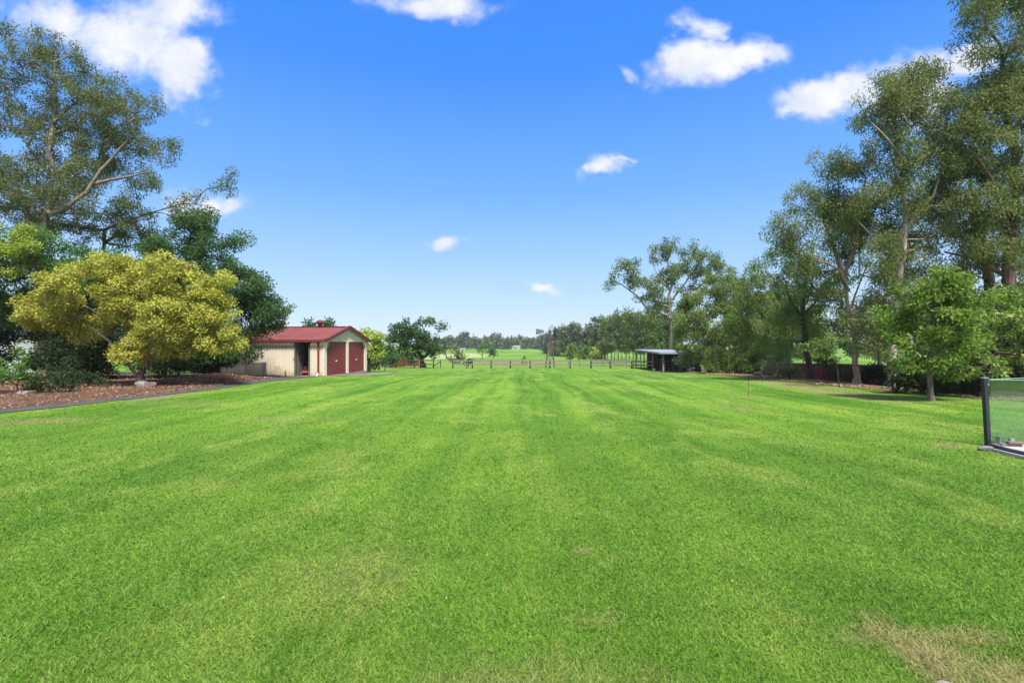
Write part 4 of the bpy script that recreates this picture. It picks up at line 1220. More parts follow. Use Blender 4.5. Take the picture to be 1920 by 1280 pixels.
def to_gable(mb):
    """sheet made in the xz plane turned onto the gable face (x -> y, outwards +x)"""
    mb.v = [(-q[1], q[0], q[2]) for q in mb.v]
    return mb


MB().box(-Ln, 0.0, -.02, Wd_ + .02, -.55, 0.0).box(0.0, .06, .1, Wd_, -.55, -.02).build('floor_slab', M['slab'], shed)
# long wall facing the lawn: left of the door, over it, right of it
m1 = ribbed(-Ln, -1.86, 0, lambda x: EV, 0)
m2 = ribbed(-.93, 0, 0, lambda x: EV, 0)
m3 = ribbed(-1.86, -.93, 2.06, lambda x: EV, 0)
for mm in (m2, m3):
    b_ = len(m1.v); m1.v += mm.v; m1.f += [tuple(i_ + b_ for i_ in f_) for f_ in mm.f]
m1.build('side_wall', M['cream'], shed)
ribbed(-Ln, 0, -.2, lambda x: EV, Wd_, out=1).build('rear_side_wall', M['cream'], shed)
MB().poly([(-Ln, 0, 0), (-Ln, Wd_, 0), (-Ln, Wd_, EV), (-Ln, Wd_ / 2, RD), (-Ln, 0, EV)]).build('end_wall', M['cream'], shed)
zr = lambda y: EV + (RD - EV) * (1 - abs(y - Wd_ / 2) / (Wd_ / 2)) - .02
gw = to_gable(ribbed(0, Wd_, 2.13, zr, 0, pitch=.19))
gw.build('gable_wall', M['cream'], shed)
# piers beside the doors and the chamfered door corners
for y0, y1 in ((-.03, .31), (3.06, 3.35), (6.0, Wd_)):
    MB().box(-.03, .035, y0, y1, 0, 2.13).build('pier', M['cream2'], shed)
for a, b_, z_ in ((.31, .62, 1), (6.0, 5.69, 1)):
    cf = MB()
    cf.poly([(.02, a, 2.13), (.02, a, 1.68), (.02, b_, 2.13)]); cf.poly([(-.02, a, 2.13), (-.02, b_, 2.13), (-.02, a, 1.68)])
    cf.poly([(.02, a, 1.68), (-.02, a, 1.68), (-.02, b_, 2.13), (.02, b_, 2.13)])
    cf.build('door_corner', M['cream2'], shed)
for a, b_ in ((.31, .60), (6.0, 5.71)):
    MB().bar((.045, a, 1.70), (.045, b_, 2.13), .05, .03).build('corner_trim', M['tan'], shed)
for y0, y1 in ((.33, 3.04), (3.37, 5.98)):
    mb = MB(); z_ = 0.02; q = 0
    prof = []
    while z_ < 2.14:
        prof += [(-.055, z_), (-.035, z_ + .012), (-.035, z_ + .056), (-.055, z_ + .068)]
        z_ += .078
    for (a, za), (b_, zb) in zip(prof, prof[1:]):
        mb.poly([(a, y0, za), (a, y1, za), (b_, y1, zb), (b_, y0, zb)])
    dr = mb.build('roller_door', M['reddoor'], shed)
    MB().box(-.06, -.01, y0 + .01, y1 - .01, -.015, .04).build('bottom_rail', M['dark'], dr)
    ym = (y0 + y1) / 2
    MB().box(-.034, .0, ym - .09, ym + .09, .86, .89).box(-.034, -.005, ym - .03, ym + .03, .84, .92).build('handle', M['white'], dr)
# roof
for sgn, nm in ((0, 'roof'), (1, 'roof')):
    y_e, y_r = (-.14, Wd_ / 2) if sgn == 0 else (Wd_ + .14, Wd_ / 2)
    sl = (RD - EV) / (Wd_ / 2)
    ze, zt = EV - .14 * sl + .05, RD + .05
    mb = MB(); x = -Ln - .15; pts = []
    while x < .16:
        pts += [(x, 0), (x + .13, 0), (x + .15, .028), (x + .175, .028), (x + .19, 0)]
        x += .19
    for (a, h0), (b_, h1) in zip(pts, pts[1:]):
        mb.poly([(a, y_e, ze + h0), (b_, y_e, ze + h1), (b_, y_r, zt + h1), (a, y_r, zt + h0)])
    rf = mb.build(nm, M['redroof'], shed)
    # gutter along the eave and fascia
    s_ = -1 if sgn == 0 else 1
    MB().box(-Ln - .15, .17, min(y_e, y_e + s_ * .11), max(y_e, y_e + s_ * .11), ze - .12, ze - .015).build('gutter', M['redtrim'], rf)
    # barge board on the gable end
    MB().bar((.20, y_e, ze - .05), (.20, y_r, zt - .045), .05, .20, side=(1, 0, 0)).bar((.17, y_e, ze + .06), (.17, y_r, zt + .065), .16, .022, side=(1, 0, 0)).build('barge_board', M['redtrim'], rf)
MB().bar((-Ln - .16, Wd_ / 2 - .09, RD + .07), (.2, Wd_ / 2 - .09, RD + .07), .2, .025).bar((-Ln - .16, Wd_ / 2 + .09, RD + .07), (.2, Wd_ / 2 + .09, RD + .07), .2, .025).build('ridge_cap', M['redroof'], shed)
MB().box(.0, .16, Wd_ / 2 - .1, Wd_ / 2 + .12, RD - .02, RD + .1).build('ridge_end', M['lamp'], shed)
# door of the long wall, downpipe, corner flashing, lamps
MB().box(-1.90, -1.83, -.07, .04, 0, 2.10).box(-.96, -.89, -.07, .04, 0, 2.10).box(-1.90, -.89, -.07, .04, 2.04, 2.10).build('door_frame', M['framegrey'], shed)
MB().box(-1.80, -1.765, .05, .9, .02, 2.03).build('open_door', M['framegrey'], shed)
MB().box(-.37, -.27, -.10, -.025, .16, EV - .06).build('downpipe', M['redtrim'], shed)
MB().bar((-.32, -.06, .20), (-.40, -.16, -.02), .085, .07).build('downpipe_foot', M['white'], shed)
MB().box(-.045, .04, -.045, -.028, -.01, EV).build('corner_flashing', M['cream2'], shed)
wl = MB().box(-1.42, -1.24, -.17, -.03, 2.10, 2.18).build('wall_lamp', M['lamp'], shed)
MB().box(-1.38, -1.28, -.12, -.03, 2.0, 2.10).build('lamp_arm', M['dark'], wl)
MB().tube([(-.86, -.20, 2.02), (-.84, -.10, 2.08)], .075, 10).bar((-.86, -.1, 2.06), (-.86, -.02, 2.06), .03).build('flood_lamp', M['black'], shed)
MB().box(-1.98, -1.93, -.05, -.02, 1.02, 1.10).build('latch_box', M['tan'], shed)
# interior shelf wall gives depth in the doorway
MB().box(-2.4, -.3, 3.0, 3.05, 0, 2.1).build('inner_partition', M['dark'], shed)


def vent(px, d, zb, sc, label, mat):
    x = X_(px, d)
    t = thing('roof_ventilator', label, 'roof vent', (x, d, zb), 0, 'round ventilators on the shed ridge')
    MB().lathe([(.13 * sc, -.15), (.13 * sc, .16), (.17 * sc, .17)], k=14).build('neck', mat, t, True)
    for q in range(16):
        a = q * math.tau / 16
        pts = []
        for s_ in np.linspace(0, 1, 6):
            rr_ = (.12 + .12 * math.sin(math.pi * s_)) * sc
            an = a + .5 * s_
            pts.append((rr_ * math.cos(an), rr_ * math.sin(an), (.17 + .25 * s_) * sc))
        mb = MB()
        for p0, p1 in zip(pts, pts[1:]):
            mb.bar(p0, p1, .07 * sc, .012, side=(-p0[1], p0[0], 0))
        mb.build('fin', mat, t)
    MB().lathe([(.16 * sc, .42 * sc), (.10 * sc, .455 * sc), (.01, .47 * sc)], k=14).build('cap', mat, t, True)


vent(600, 32.9, RD - .17 + .04, 1.05, 'red round roof ventilator on the ridge nearest the gable', M['redtrim'])
vent(529, 33.4, RD - .17 + .04, 1.05, 'brownish round roof ventilator on the ridge beside the dark tree', M['rust'])


def shed_pt(x, y):
    a = R(-6.25)
    return (SH[0] + x * math.cos(a) - y * math.sin(a), SH[1] + x * math.sin(a) + y * math.cos(a))


# things in the doorway
sx_, sy_ = shed_pt(-1.62, .75)
mw = thing('lawn_mower', 'red push mower standing just inside the open shed door', 'mower', (sx_, sy_, SH[2]), R(20))
MB().box(-.22, .22, -.28, .28, .13, .26).build('deck', M['redpaint'], mw, bevel=.04)
MB().box(-.10, .10, -.14, .10, .48, .56).build('engine_cover', M['redpaint'], mw, bevel=.02)
MB().box(-.14, .14, -.17, .14, .26, .48).build('engine', M['dark'], mw)
for a, b_ in ((-.24, -.24), (.24, -.24), (-.24, .26), (.24, .26)):
    wh = MB().tube([(a - .02, b_, .1), (a + .03, b_, .1)], .1, 12).build('wheel', M['black'], mw, True)
    MB().tube([(a - .03, b_, .1), (a + .04, b_, .1)], .04, 8).build('hub', M['white'], wh)
MB().tube([(-.18, .25, .25), (-.2, .8, .85), (.2, .8, .85), (.18, .25, .25)], .014, 6).build('handle', M['dark'], mw)
sx_, sy_ = shed_pt(-1.22, 1.15)
tb = thing('storage_tub', 'white plastic tub beside the red mower in the shed', 'tub', (sx_, sy_, SH[2]), R(10))
MB().box(-.24, .24, -.18, .18, 0, .42).build('body', M['white'], tb, bevel=.03)
MB().box(-.27, .27, -.21, .21, .42, .47).build('lid', M['galv'], tb, bevel=.01)
sx_, sy_ = shed_pt(-1.15, 1.9)
bn = thing('work_bench', 'dim work bench deep inside the open shed door', 'bench', (sx_, sy_, SH[2]), 0)
MB().box(-.5, .5, -.3, .3, .72, .77).build('bench_top', M['zinc'], bn)
for a in (-.45, .45):
    for b_ in (-.25, .25):
        MB().box(a - .03, a + .03, b_ - .03, b_ + .03, 0, .72).build('leg', M['dark'], bn)

# things leaning on the long wall
x_, y_ = shed_pt(-2.98, -.15)
bd = MB().poly([(-.22, 0, 0), (.22, 0, 0), (.2, .12, .56), (.17, .14, .60), (-.15, .14, .60), (-.22, .12, .5)])
bd.poly([(-.22, .03, 0), (-.22, .15, .5), (-.15, .17, .6), (.17, .17, .6), (.2, .15, .56), (.22, .03, 0)])
for a, b_ in (((-.22, 0, 0), (-.22, .12, .5)), ((.22, 0, 0), (.2, .12, .56)), ((-.15, .14, .6), (.17, .14, .6))):
    bd.poly([a, b_, (b_[0], b_[1] + .03, b_[2]), (a[0], a[1] + .03, a[2])])
o = bd.build('leaning_board', M['tan']); o.location = (x_, y_, G(x_, y_) + .02); tag(o, 'small tan board leaning on the shed wall near the open door', 'board')
x_, y_ = shed_pt(-2.42, -.14)
o = MB().bar((0, 0, -.05), (-.03, .02, .3), .05, .03).tube([(-.05, 0, .04), (.05, .02, .04)], .035, 8).build('tool_head', M['dark']); o.location = (x_, y_, G(x_, y_)); tag(o, 'small dark metal tool stood against the shed wall beside the tan board', 'tool')
x_, y_ = shed_pt(-4.25, -.35)
pn = thing('sheet_stack', 'low stack of olive corrugated sheets stood on edge by the shed wall', 'metal sheets', (x_, y_, G(x_, y_)), R(-6))
z_ = 0
for q in range(5):
    mb = MB()
    prof = [(0, z_), (-.02, z_ + .02), (-.02, z_ + .13), (0, z_ + .15), (0, z_ + .168)]
    for (a, za), (b_, zb) in zip(prof, prof[1:]):
        mb.poly([(-.75, a, za), (.45, a, za), (.45, b_, zb), (-.75, b_, zb)])
    mb.build('sheet', M['olive'], pn)
    z_ += .17
MB().box(.45, .70, -.03, .02, 0, .85).build('end_sheet', M['slate'], pn)

# ------------------------------------------------------------------ rocks, log
def rock(name, label, cat, x, y, sx, sy, sz, mat, seed, sink=.25, kind=None):
    r = np.random.default_rng(seed)
    import bmesh
    bm = bmesh.new()
    bmesh.ops.create_icosphere(bm, subdivisions=3, radius=1)
    ph = r.uniform(0, 6, 6)
    for v in bm.verts:
        c = v.co
        k = 1 + .16 * math.sin(3 * c.x + ph[0]) * math.sin(2.5 * c.y + ph[1]) + .1 * math.sin(5 * c.z + ph[2] + 2 * c.x) + .05 * math.sin(9 * c.y + ph[3])
        q = [max(-.78, min(.78, a * k)) for a in c]
        v.co = (q[0] * sx, q[1] * sy, q[2] * sz)
    me = bpy.data.meshes.new(name); bm.to_mesh(me); bm.free()
    me.materials.append(mat)
    o = link(name, me, None, (x, y, G(x, y) + sz * (.78 - sink)))
    o.rotation_euler = (0, 0, float(r.uniform(0, 3)))
    tag(o, label, cat, kind=kind)
    return o


rock('rock', 'blocky pale grey rock at the foot of the golden tree', 'rock', X_(266, 20.2), 20.2, .28, .24, .22, M['rock'], 1).rotation_euler = (0, 0, 0)
rock('rock', 'tilted brown grey rock beside the blocky one at the golden tree', 'rock', X_(283, 20.3), 20.3, .26, .2, .18, M['rockbrown'], 2)
rock('rock', 'flat pale rock lying in the bark near the light green shrub', 'rock', X_(50, 17.3), 17.3, .3, .25, .11, M['rock'], 3)
x_ = X_(1421, 29.5)
lg = thing('cut_log', 'short brown cut log lying at the lawn edge before the red fence', 'log', (x_, 29.5, G(x_, 29.5)))
MB().tube([(-.22, .05, .13), (0, 0, .14), (.18, -.05, .13)], [.13, .14, .13], 12).build('bark', M['bark_brown'], lg, True)
MB().tube([(.18, -.05, .13), (.19, -.053, .13)], [.12, .12], 12).build('cut_face', M['tan'], lg)

# ------------------------------------------------------------------ timber post and rail fence
fx0, fy0, fx1, fy1 = -15.9, 65.8, 15.6, 62.4
def fpt(px):
    k = (px - 960) / F
    # along the fence line where x/y = k
    t = (k * fy0 - fx0) / ((fx1 - fx0) - k * (fy1 - fy0))
    return fx0 + (fx1 - fx0) * t, fy0 + (fy1 - fy0) * t


fen = thing('rail_fence', 'dark timber post and two rail fence across the end of the lawn', 'fence', (0, 64, -1.4))
fo = Vector((0, 64, -1.4))
posts = [849, 885.5, 921, 957, 994, 1031, 1069, 1108, 1145, 1184]
lposts = [672, 707, 742, 777, 813]


def fence_run(root, org, pts, h, pw, mats, rails=(1.02, .50), rail_mats=None):
    P_ = []
    for q, (x, y) in enumerate(pts):
        z = G(x, y)
        P_.append(Vector((x, y, z)) - org)
        hh = h * random.uniform(.96, 1.05)
        p = P_[-1]
        MB().lathe([(pw, -.1), (pw * .95, hh - .03), (pw * .7, hh)], p, 8).build('post', mats[q % len(mats)], root, True)
    for a, b in zip(P_, P_[1:]):
        for rz in rails:
            j1, j2 = random.uniform(-.025, .025), random.uniform(-.025, .025)
            o_ = Vector((0, -pw - .02, 0))
            MB().bar(a + o_ + Vector((-.04, 0, rz + j1)), b + o_ + Vector((.04, -.004, rz + j2)), .045, .13, side=(0, 1, 0)).build('rail', rail_mats or mats[0], root)


fence_run(fen, fo, [fpt(p) for p in posts], 1.22, .09, [M['postgreen']], rail_mats=M['timber'])
fen2 = thing('rail_fence', 'blackish timber rail fence beside the gate, running behind the shed corner', 'fence', (-14, 66, -1.4))
fence_run(fen2, Vector((-14, 66, -1.4)), [fpt(p) for p in lposts], 1.25, .09, [M['darktimber']], rails=(1.05, .5), rail_mats=M['darktimber'])
# yard rails running to the shelter
yf = thing('yard_fence', 'brown weathered yard rails joining the shelter posts', 'fence', (16, 58, -1.3))
fence_run(yf, Vector((16, 58, -1.3)), [(15.7, 62.3), (16.0, 59.5), (16.1, 57.0), (16.0, 54.7)], 1.15, .07, [M['rust'], M['timber']], rails=(1.0, .55), rail_mats=M['timber'])
yf2 = thing('yard_fence', 'grey weathered yard rails set back beyond the last fence bay', 'fence', (12, 74, -1.6))
fence_run(yf2, Vector((12, 74, -1.6)), [(12.6, 76), (15.0, 74), (17.2, 72)], 1.25, .07, [M['timber']], rails=(1.1, .85, .55), rail_mats=M['timber'])

# gateway: stay, small post and a wire gate
gx0, gy0 = fpt(813); gx1, gy1 = fpt(849)
gt = thing('wire_gate', 'open mesh paddock gate between the dark fence and the long rail fence', 'gate', (gx0 + .15, gy0 + 2.0, G(gx0, gy0 + 2)), 0)
wG = gx1 - gx0 + .9
fr = MB()
fr.tube([(0, 0, .08), (wG, .3, .08)], .02, 6).tube([(0, 0, 1.12), (wG, .3, 1.12)], .02, 6).tube([(0, 0, .08), (0, 0, 1.12)], .02, 6).tube([(wG, .3, .08), (wG, .3, 1.12)], .02, 6)
fr.build('frame', M['timber'], gt)
mm = MB()
for q in range(1, 16):
    mm.tube([(wG * q / 16, .3 * q / 16, .1), (wG * q / 16, .3 * q / 16, 1.1)], .006, 4)
for q in range(1, 8):
    mm.tube([(0, 0, .08 + .13 * q), (wG, .3, .08 + .13 * q)], .005, 4)
tag(mm.build('mesh', M['timber'], gt), kind='stuff')
st = thing('gate_stay', 'small braced post just behind the gate opening', 'post', (X_(826, 67.5), 67.5, G(X_(826, 67.5), 67.5)))
MB().lathe([(.07, -.1), (.07, 1.0)], k=8).build('post', M['postgreen'], st)
MB().bar((0, 0, .85), (-.9, -1.2, .2), .08).build('brace', M['darktimber'], st)

# wire fence beyond
wf = thing('wire_fence', 'thin wire mesh fence on slim posts across the paddock behind the rail fence', 'fence', (0, 78, -1.8))
wo = Vector((0, 78, -1.8))
wp = []
for px in [826, 840, 858, 880, 902, 922, 942, 962, 982, 1002, 1024, 1043, 1066, 1086, 1108, 1130, 1152]:
    d_ = 80 - (px - 826) * .018
    x = X_(px, d_)
    wp.append(Vector((x, d_, G(x, d_))) - wo)
for p in wp:
    MB().tube([p - Vector((0, 0, .1)), p + Vector((0, 0, 1.05))], .035, 5).build('post', M['galv'] if random.random() < .6 else M['darktimber'], wf)
for h in (.15, .4, .65, .85, 1.0):
    mb = MB()
    for a, b in zip(wp, wp[1:]):
        mb.tube([a + Vector((0, 0, h)), b + Vector((0, 0, h))], .008, 3, False)
    mb.build('wire', M['galv'], wf)

# stakes in the lawn
x_ = X_(1403, 16.4)
sk = thing('garden_stake', 'thin stake with a small black cap standing in the lawn before the trees', 'stake', (x_, 16.4, G(x_, 16.4)))
MB().tube([(0, 0, -.1), (.005, 0, .62)], .010, 6).build('rod', M['rust'], sk)
MB().lathe([(.018, .58), (.022, .66), (.035, .665), (.03, .69), (.008, .70)], (.005, 0, 0), 8).build('cap', M['black'], sk)
x_ = X_(874, 27.8)
sk = thing('garden_stake', 'thin pale stake in a worn patch of the middle lawn', 'stake', (x_, 27.8, G(x_, 27.8)))
MB().tube([(0, 0, -.1), (.0, 0, .42)], .008, 6).build('rod', M['timber'], sk)
MB().lathe([(.012, .42), (.02, .44), (.012, .46)], k=8).build('cap', M['white'], sk)
x_ = X_(875, 60.5)
sk = thing('tap_post', 'short dark tap post before the rail fence near the gate', 'post', (x_, 60.5, G(x_, 60.5)))
MB().box(-.05, .05, -.05, .05, -.1, .45).build('post', M['postgreen'], sk)
MB().tube([(0, -.05, .4), (0, -.14, .4), (0, -.15, .34)], .02, 6).build('tap', M['galv'], sk)

# ------------------------------------------------------------------ windmill
wd = 70.0
wx0 = X_(1031.5, wd)
zg = G(wx0, wd)
hub = Z_(621.5, wd) - zg
wm = thing('windmill', 'old rusty farm windmill with a grey tail vane beyond the rail fence', 'windmill', (wx0, wd, zg), 0)
hb = .66
corners = [(-hb, -hb), (hb, -hb), (hb, hb), (-hb, hb)]
topw = .09
zt_ = hub - .25
for cx, cy in corners:
    MB().bar((cx, cy, -.2), (cx * topw / hb, cy * topw / hb, zt_), .085, .085).build('leg', M['ironrust'], wm)
lv = [0.05, 1.25, 2.2, 2.95, 3.6, 4.1]
for a, b in zip(lv, lv[1:]):
    for q in range(4):
        c0, c1 = corners[q], corners[(q + 1) % 4]
        f0 = 1 - a / zt_ * (1 - topw / hb); f1 = 1 - b / zt_ * (1 - topw / hb)
        MB().bar((c0[0] * f0, c0[1] * f0, a), (c1[0] * f1, c1[1] * f1, b), .03).build('brace', M['ironrust'], wm)
        MB().bar((c1[0] * f0, c1[1] * f0, a), (c0[0] * f1, c0[1] * f1, b), .03).build('brace', M['ironrust'], wm)
        MB().bar((c0[0] * f1, c0[1] * f1, b), (c1[0] * f1, c1[1] * f1, b), .045).build('girt', M['ironrust'], wm)
MB().tube([(0, 0, 0), (0, 0, zt_ + .1)], .03, 6).build('pump_rod', M['galv'], wm)
MB().box(-.28, .28, -.28, .28, zt_ - .32, zt_ - .28).build('platform', M['ironrust'], wm)
MB().tube([(-.12, 0, hub), (.28, -.12, hub)], [.13, .09], 10).box(-.1, .14, -.1, .1, hub - .26, hub + .1).build('gearbox', M['ironrust'], wm)
# wheel faces +x and a little to the viewer
ax = Vector((.80, -.60, 0)).normalized(); sd_ = Vector((.60, .80, 0)); upz = Vector((0, 0, 1))
ctr = Vector((0, 0, hub)) + ax * .34
whl = MB().tube([ctr - ax * .06, ctr + ax * .06], .07, 10).build('wheel_hub', M['ironrust'], wm)
RW = 1.03
for q in range(18):
    if q in (11,):
        continue
    a = q * math.tau / 18 + .12
    dr_ = sd_ * math.cos(a) + upz * math.sin(a)
    tn = -sd_ * math.sin(a) + upz * math.cos(a)
    tw = (tn * .8 + ax * .6).normalized()
    mb = MB()
    p0, p1 = ctr + dr_ * (RW * .45), ctr + dr_ * RW
    w0, w1 = .10, .185
    th = dr_.cross(tw).normalized() * .006
    for s_ in (1, -1):
        q4 = [p0 - tw * w0 + th * s_, p0 + tw * w0 + th * s_, p1 + tw * w1 + th * s_, p1 - tw * w1 + th * s_]
        mb.poly(q4 if s_ > 0 else q4[::-1])
    mb.build('blade', M['blade_steel'], wm)
    if q % 3 == 0:
        MB().tube([ctr, ctr + dr_ * RW * .98], .016, 5).build('spoke', M['ironrust'], wm)
for rr_ in (.5, .85):
    pts = [ctr + (sd_ * math.cos(a) + upz * math.sin(a)) * RW * rr_ for a in np.linspace(0, math.tau, 37)]
    MB().tube(pts, .014, 5, False).build('rim', M['ironrust'], wm)
# tail boom and vane, seen side on
tdir = Vector((-1, .12, 0)).normalized()
e0, e1 = Vector((0, 0, hub)) + tdir * .9, Vector((0, 0, hub)) + tdir * 2.08
e0.z -= .0; e1.z -= .03
MB().bar(Vector((0, 0, hub)), e1, .04).bar(Vector((0, 0, hub + .15)), e0 + upz * .12, .03).build('tail_boom', M['galv'], wm)
mb = MB(); th = Vector((0, .008, 0))
for s_ in (1, -1):
    q4 = [e0 - upz * .17, e0 + upz * .2, e1 + upz * .48, e1 - upz * .42]
    q4 = [p + th * s_ for p in q4]
    mb.poly(q4 if s_ > 0 else q4[::-1])
vn = mb.build('tail_vane', M['vane'], wm)
for q in range(3):
    t = (q + .5) / 3
    MB().bar(e0.lerp(e1, t) - upz * (.2 + .2 * t) + Vector((0, -.015, 0)), e0.lerp(e1, t) + upz * (.22 + .22 * t) + Vector((0, -.015, 0)), .02).build('vane_rib', M['blade_steel'], vn)

# ------------------------------------------------------------------ horse shelter
NX, NY = 15.6, 50.0
gs = G(16.5, 54)
hs = thing('horse_shelter', 'open fronted timber shelter with a flat grey metal roof', 'shelter', (NX, NY, gs), 0)


def L_(x, y, z): return (x - NX, y - NY, z - gs)


rt_, rb_ = .95, .80
c0_, c1_, c2_, c3_ = (15.2, 49.4), (20.2, 49.0), (22.4, 69.5), (17.9, 70.0)
cor = [c0_, c1_, c2_, c3_]
zc = [.93, .93, 1.0, 1.02]
mb = MB()
nrb = 46
for q in range(nrb):
    t0_, t1_ = q / nrb, (q + .5) / nrb
    for ta, tb_, ha, hb_ in ((t0_, t1_, 0, .03), (t1_, (q + 1) / nrb, .03, 0)):
        def pt(t, e_, h):
            a, b = (c0_, c3_) if e_ == 0 else (c1_, c2_)
            za, zb = (zc[0], zc[3]) if e_ == 0 else (zc[1], zc[2])
            return L_(a[0] + (b[0] - a[0]) * t, a[1] + (b[1] - a[1]) * t, za + (zb - za) * t + h)
        mb.poly([pt(ta, 0, ha), pt(ta, 1, ha), pt(tb_, 1, hb_), pt(tb_, 0, hb_)])
rf = mb.build('roof', M['zinc'], hs)
fs = MB()
for a, b, za, zb in ((c0_, c1_, zc[0], zc[1]), (c3_, c0_, zc[3], zc[0]), (c1_, c2_, zc[1], zc[2])):
    fs.bar(L_(a[0], a[1], za - .08), L_(b[0], b[1], zb - .08), .05, .14)
fs.build('fascia', M['zinc'], rf)
for (px, d_, m_, w_, tz) in [(1243.5, 50.0, 'timber', .16, .83), (1224.5, 54.7, 'rust', .15, .85), (1213.5, 58.5, 'timber', .11, .86), (1207.5, 63.0, 'timber', .12, .88), (1192.5, 69.5, 'zinc', .16, .9), (1262, 54.3, 'timber', .15, .78), (1300, 50.5, 'timber', .15, .74)]:
    x = X_(px, d_)
    g0 = G(x, d_)
    MB().box(*[c for pair in (((x - NX) - w_ / 2, (x - NX) + w_ / 2), ((d_ - NY) - w_ / 2, (d_ - NY) + w_ / 2), (g0 - gs - .2, tz - gs)) for c in pair]).build('post', M[m_], hs)
MB().bar(L_(16.3, 57.6, gs + 1.0), L_(20.9, 57.2, gs + 1.0), .06, 2.0).bar(L_(19.7, 50.0, gs + .95), L_(21.0, 57.4, gs + .95), .06, 1.95).build('back_wall', M['dgrey'], hs)
for za in (.55, .85, 1.08):
    MB().bar(L_(16.1, 54.9, gs + za), L_(17.25, 55.6, gs + za + .03), .05, .11).build('rail', M['timber'], hs)
MB().box(17.2 - NX, 17.32 - NX, 5.5, 5.62, -.1, 1.25).build('stall_post', M['timber'], hs)
for za in (.35, .65, 1.0):
    MB().bar(L_(16.95, 53.4, gs + za), L_(18.1, 54.2, gs + za), .05, .12).build('rail', M['timber'], hs)
MB().box(16.88 - NX, 17.0 - NX, 3.35, 3.47, -.1, 1.2).build('stall_post', M['timber'], hs)
# bare ground in the shelter
strip('shelter_dirt', np.arange(48.6, 62, 0.5), lambda y: np.interp(y, [48.6, 50, 62], [17.0, 15.6, 16.2]), lambda y: y * 0 + 23.0, 0.035, M['litter'], 14, .01)
x_ = X_(1226.5, 53.4)
o = MB().box(-.12, .12, -.12, .12, 0, .24).build('salt_block', M['lamp'], bevel=.02); o.location = (x_, 53.4, G(x_, 53.4)); tag(o, 'small cream block at the foot of the brown shelter post', 'block')
x_ = X_(1273, 48.6)
br = thing('wheelbarrow', 'dark wheelbarrow with pale handles parked under the bush at the shelter', 'wheelbarrow', (x_ + .5, 48.4, G(x_, 48.6)), R(15))
bw = MB()
bt, tp_ = [(-.35, -.22, .3), (.3, -.22, .3), (.3, .22, .3), (-.35, .22, .3)], [(-.55, -.33, .62), (.55, -.33, .58), (.55, .33, .58), (-.55, .33, .62)]
bw.poly(bt)
for q in range(4):
    bw.poly([bt[q], bt[(q + 1) % 4], tp_[(q + 1) % 4], tp_[q]])
bw.build('tray', M['dark'], br)
MB().tube([(-.62, -.05, .18), (-.62, .05, .18)], .18, 12).build('wheel', M['black'], br)
for s_ in (-1, 1):
    MB().tube([(-.6, s_ * .07, .2), (.2, s_ * .25, .34), (1.0, s_ * .3, .5)], .022, 6).build('handle', M['timber'], br)
    MB().tube([(.25, s_ * .24, .33), (.35, s_ * .26, 0)], .02, 6).build('leg', M['timber'], br)

# ------------------------------------------------------------------ deep red steel fence
rf_ = thing('steel_fence', 'deep red ribbed steel fence behind the trees along the bed', 'fence', (19, 27, -.6))
ro = Vector((19, 27, -.6))
ya = 14.5
prev = None
while ya < 38.5:
    yb = ya + 2.4
    xa, xb = 19.0, 19.0
    za, zb = G(xa, ya) - .05, G(xb, yb) - .05
    ta, tb_ = np.interp([ya, yb], [14, 20, 36], [1.0, .82, .42])
    mb = MB()
    m_ = 14
    for q in range(m_):
        for f0, f1, h0, h1 in ((0, .55, 0, 0), (.55, .65, 0, .03), (.65, .9, .03, .03), (.9, 1, .03, 0)):
            t0_, t1_ = (q + f0) / m_, (q + f1) / m_
            y0, y1 = ya + 2.4 * t0_, ya + 2.4 * t1_
            mb.poly([(xa - h0 - ro.x, y0 - ro.y, za + (zb - za) * t0_ - ro.z), (xa - h1 - ro.x, y1 - ro.y, za + (zb - za) * t1_ - ro.z),
                     (xa - h1 - ro.x, y1 - ro.y, ta + (tb_ - ta) * t1_ - ro.z), (xa - h0 - ro.x, y0 - ro.y, ta + (tb_ - ta) * t0_ - ro.z)])
    mb.build('panel', M['darkfence'], rf_)
    MB().bar((xa - ro.x, ya - ro.y, ta - ro.z), (xa - ro.x, yb - ro.y, tb_ - ro.z), .05, .04).build('top_rail', M['dark'], rf_)
    MB().box(xa - .04 - ro.x, xa + .03 - ro.x, ya - .03 - ro.y, ya + .03 - ro.y, za - ro.z, ta + .02 - ro.z).build('post', M['darkfence'], rf_)
    ya = yb

# ------------------------------------------------------------------ pool fence corner
cpx, cpy = 8.42, 8.5
po = thing('pool_post', 'slightly leaning charcoal post at the corner of the glass pool fence', 'post', (cpx, cpy, .01), 0)
MB().box(-.034, .034, -.034, .034, 0, 1.19).build('post', M['poolpost'], po, bevel=.004)
MB().box(-.038, .038, -.038, .038, 1.19, 1.205).build('cap', M['galv'], po)
for z_ in (.12, 1.08):
    MB().box(.034, .062, -.02, .02, z_ - .02, z_ + .02).build('clamp', M['galv'], po)
po.rotation_euler = (0, R(-3.0), 0)
def pane(x0, y0, x1, y1, label):
    t = thing('glass_panel', label, 'glass panel', (x0, y0, 0.02), math.atan2(y1 - y0, x1 - x0), 'panes of the pool fence')
    ln = math.hypot(x1 - x0, y1 - y0)
    MB().box(0, ln, -.005, .005, .06, 1.15).build('pane', M['glass'], t)
    MB().box(0, ln, -.0055, .0055, 1.151, 1.156).build('edge', M['glassedge'], t)
    for q in (.3, ln - .3):
        MB().box(q - .03, q + .03, -.03, .03, -.02, .13).build('spigot', M['galv'], t)


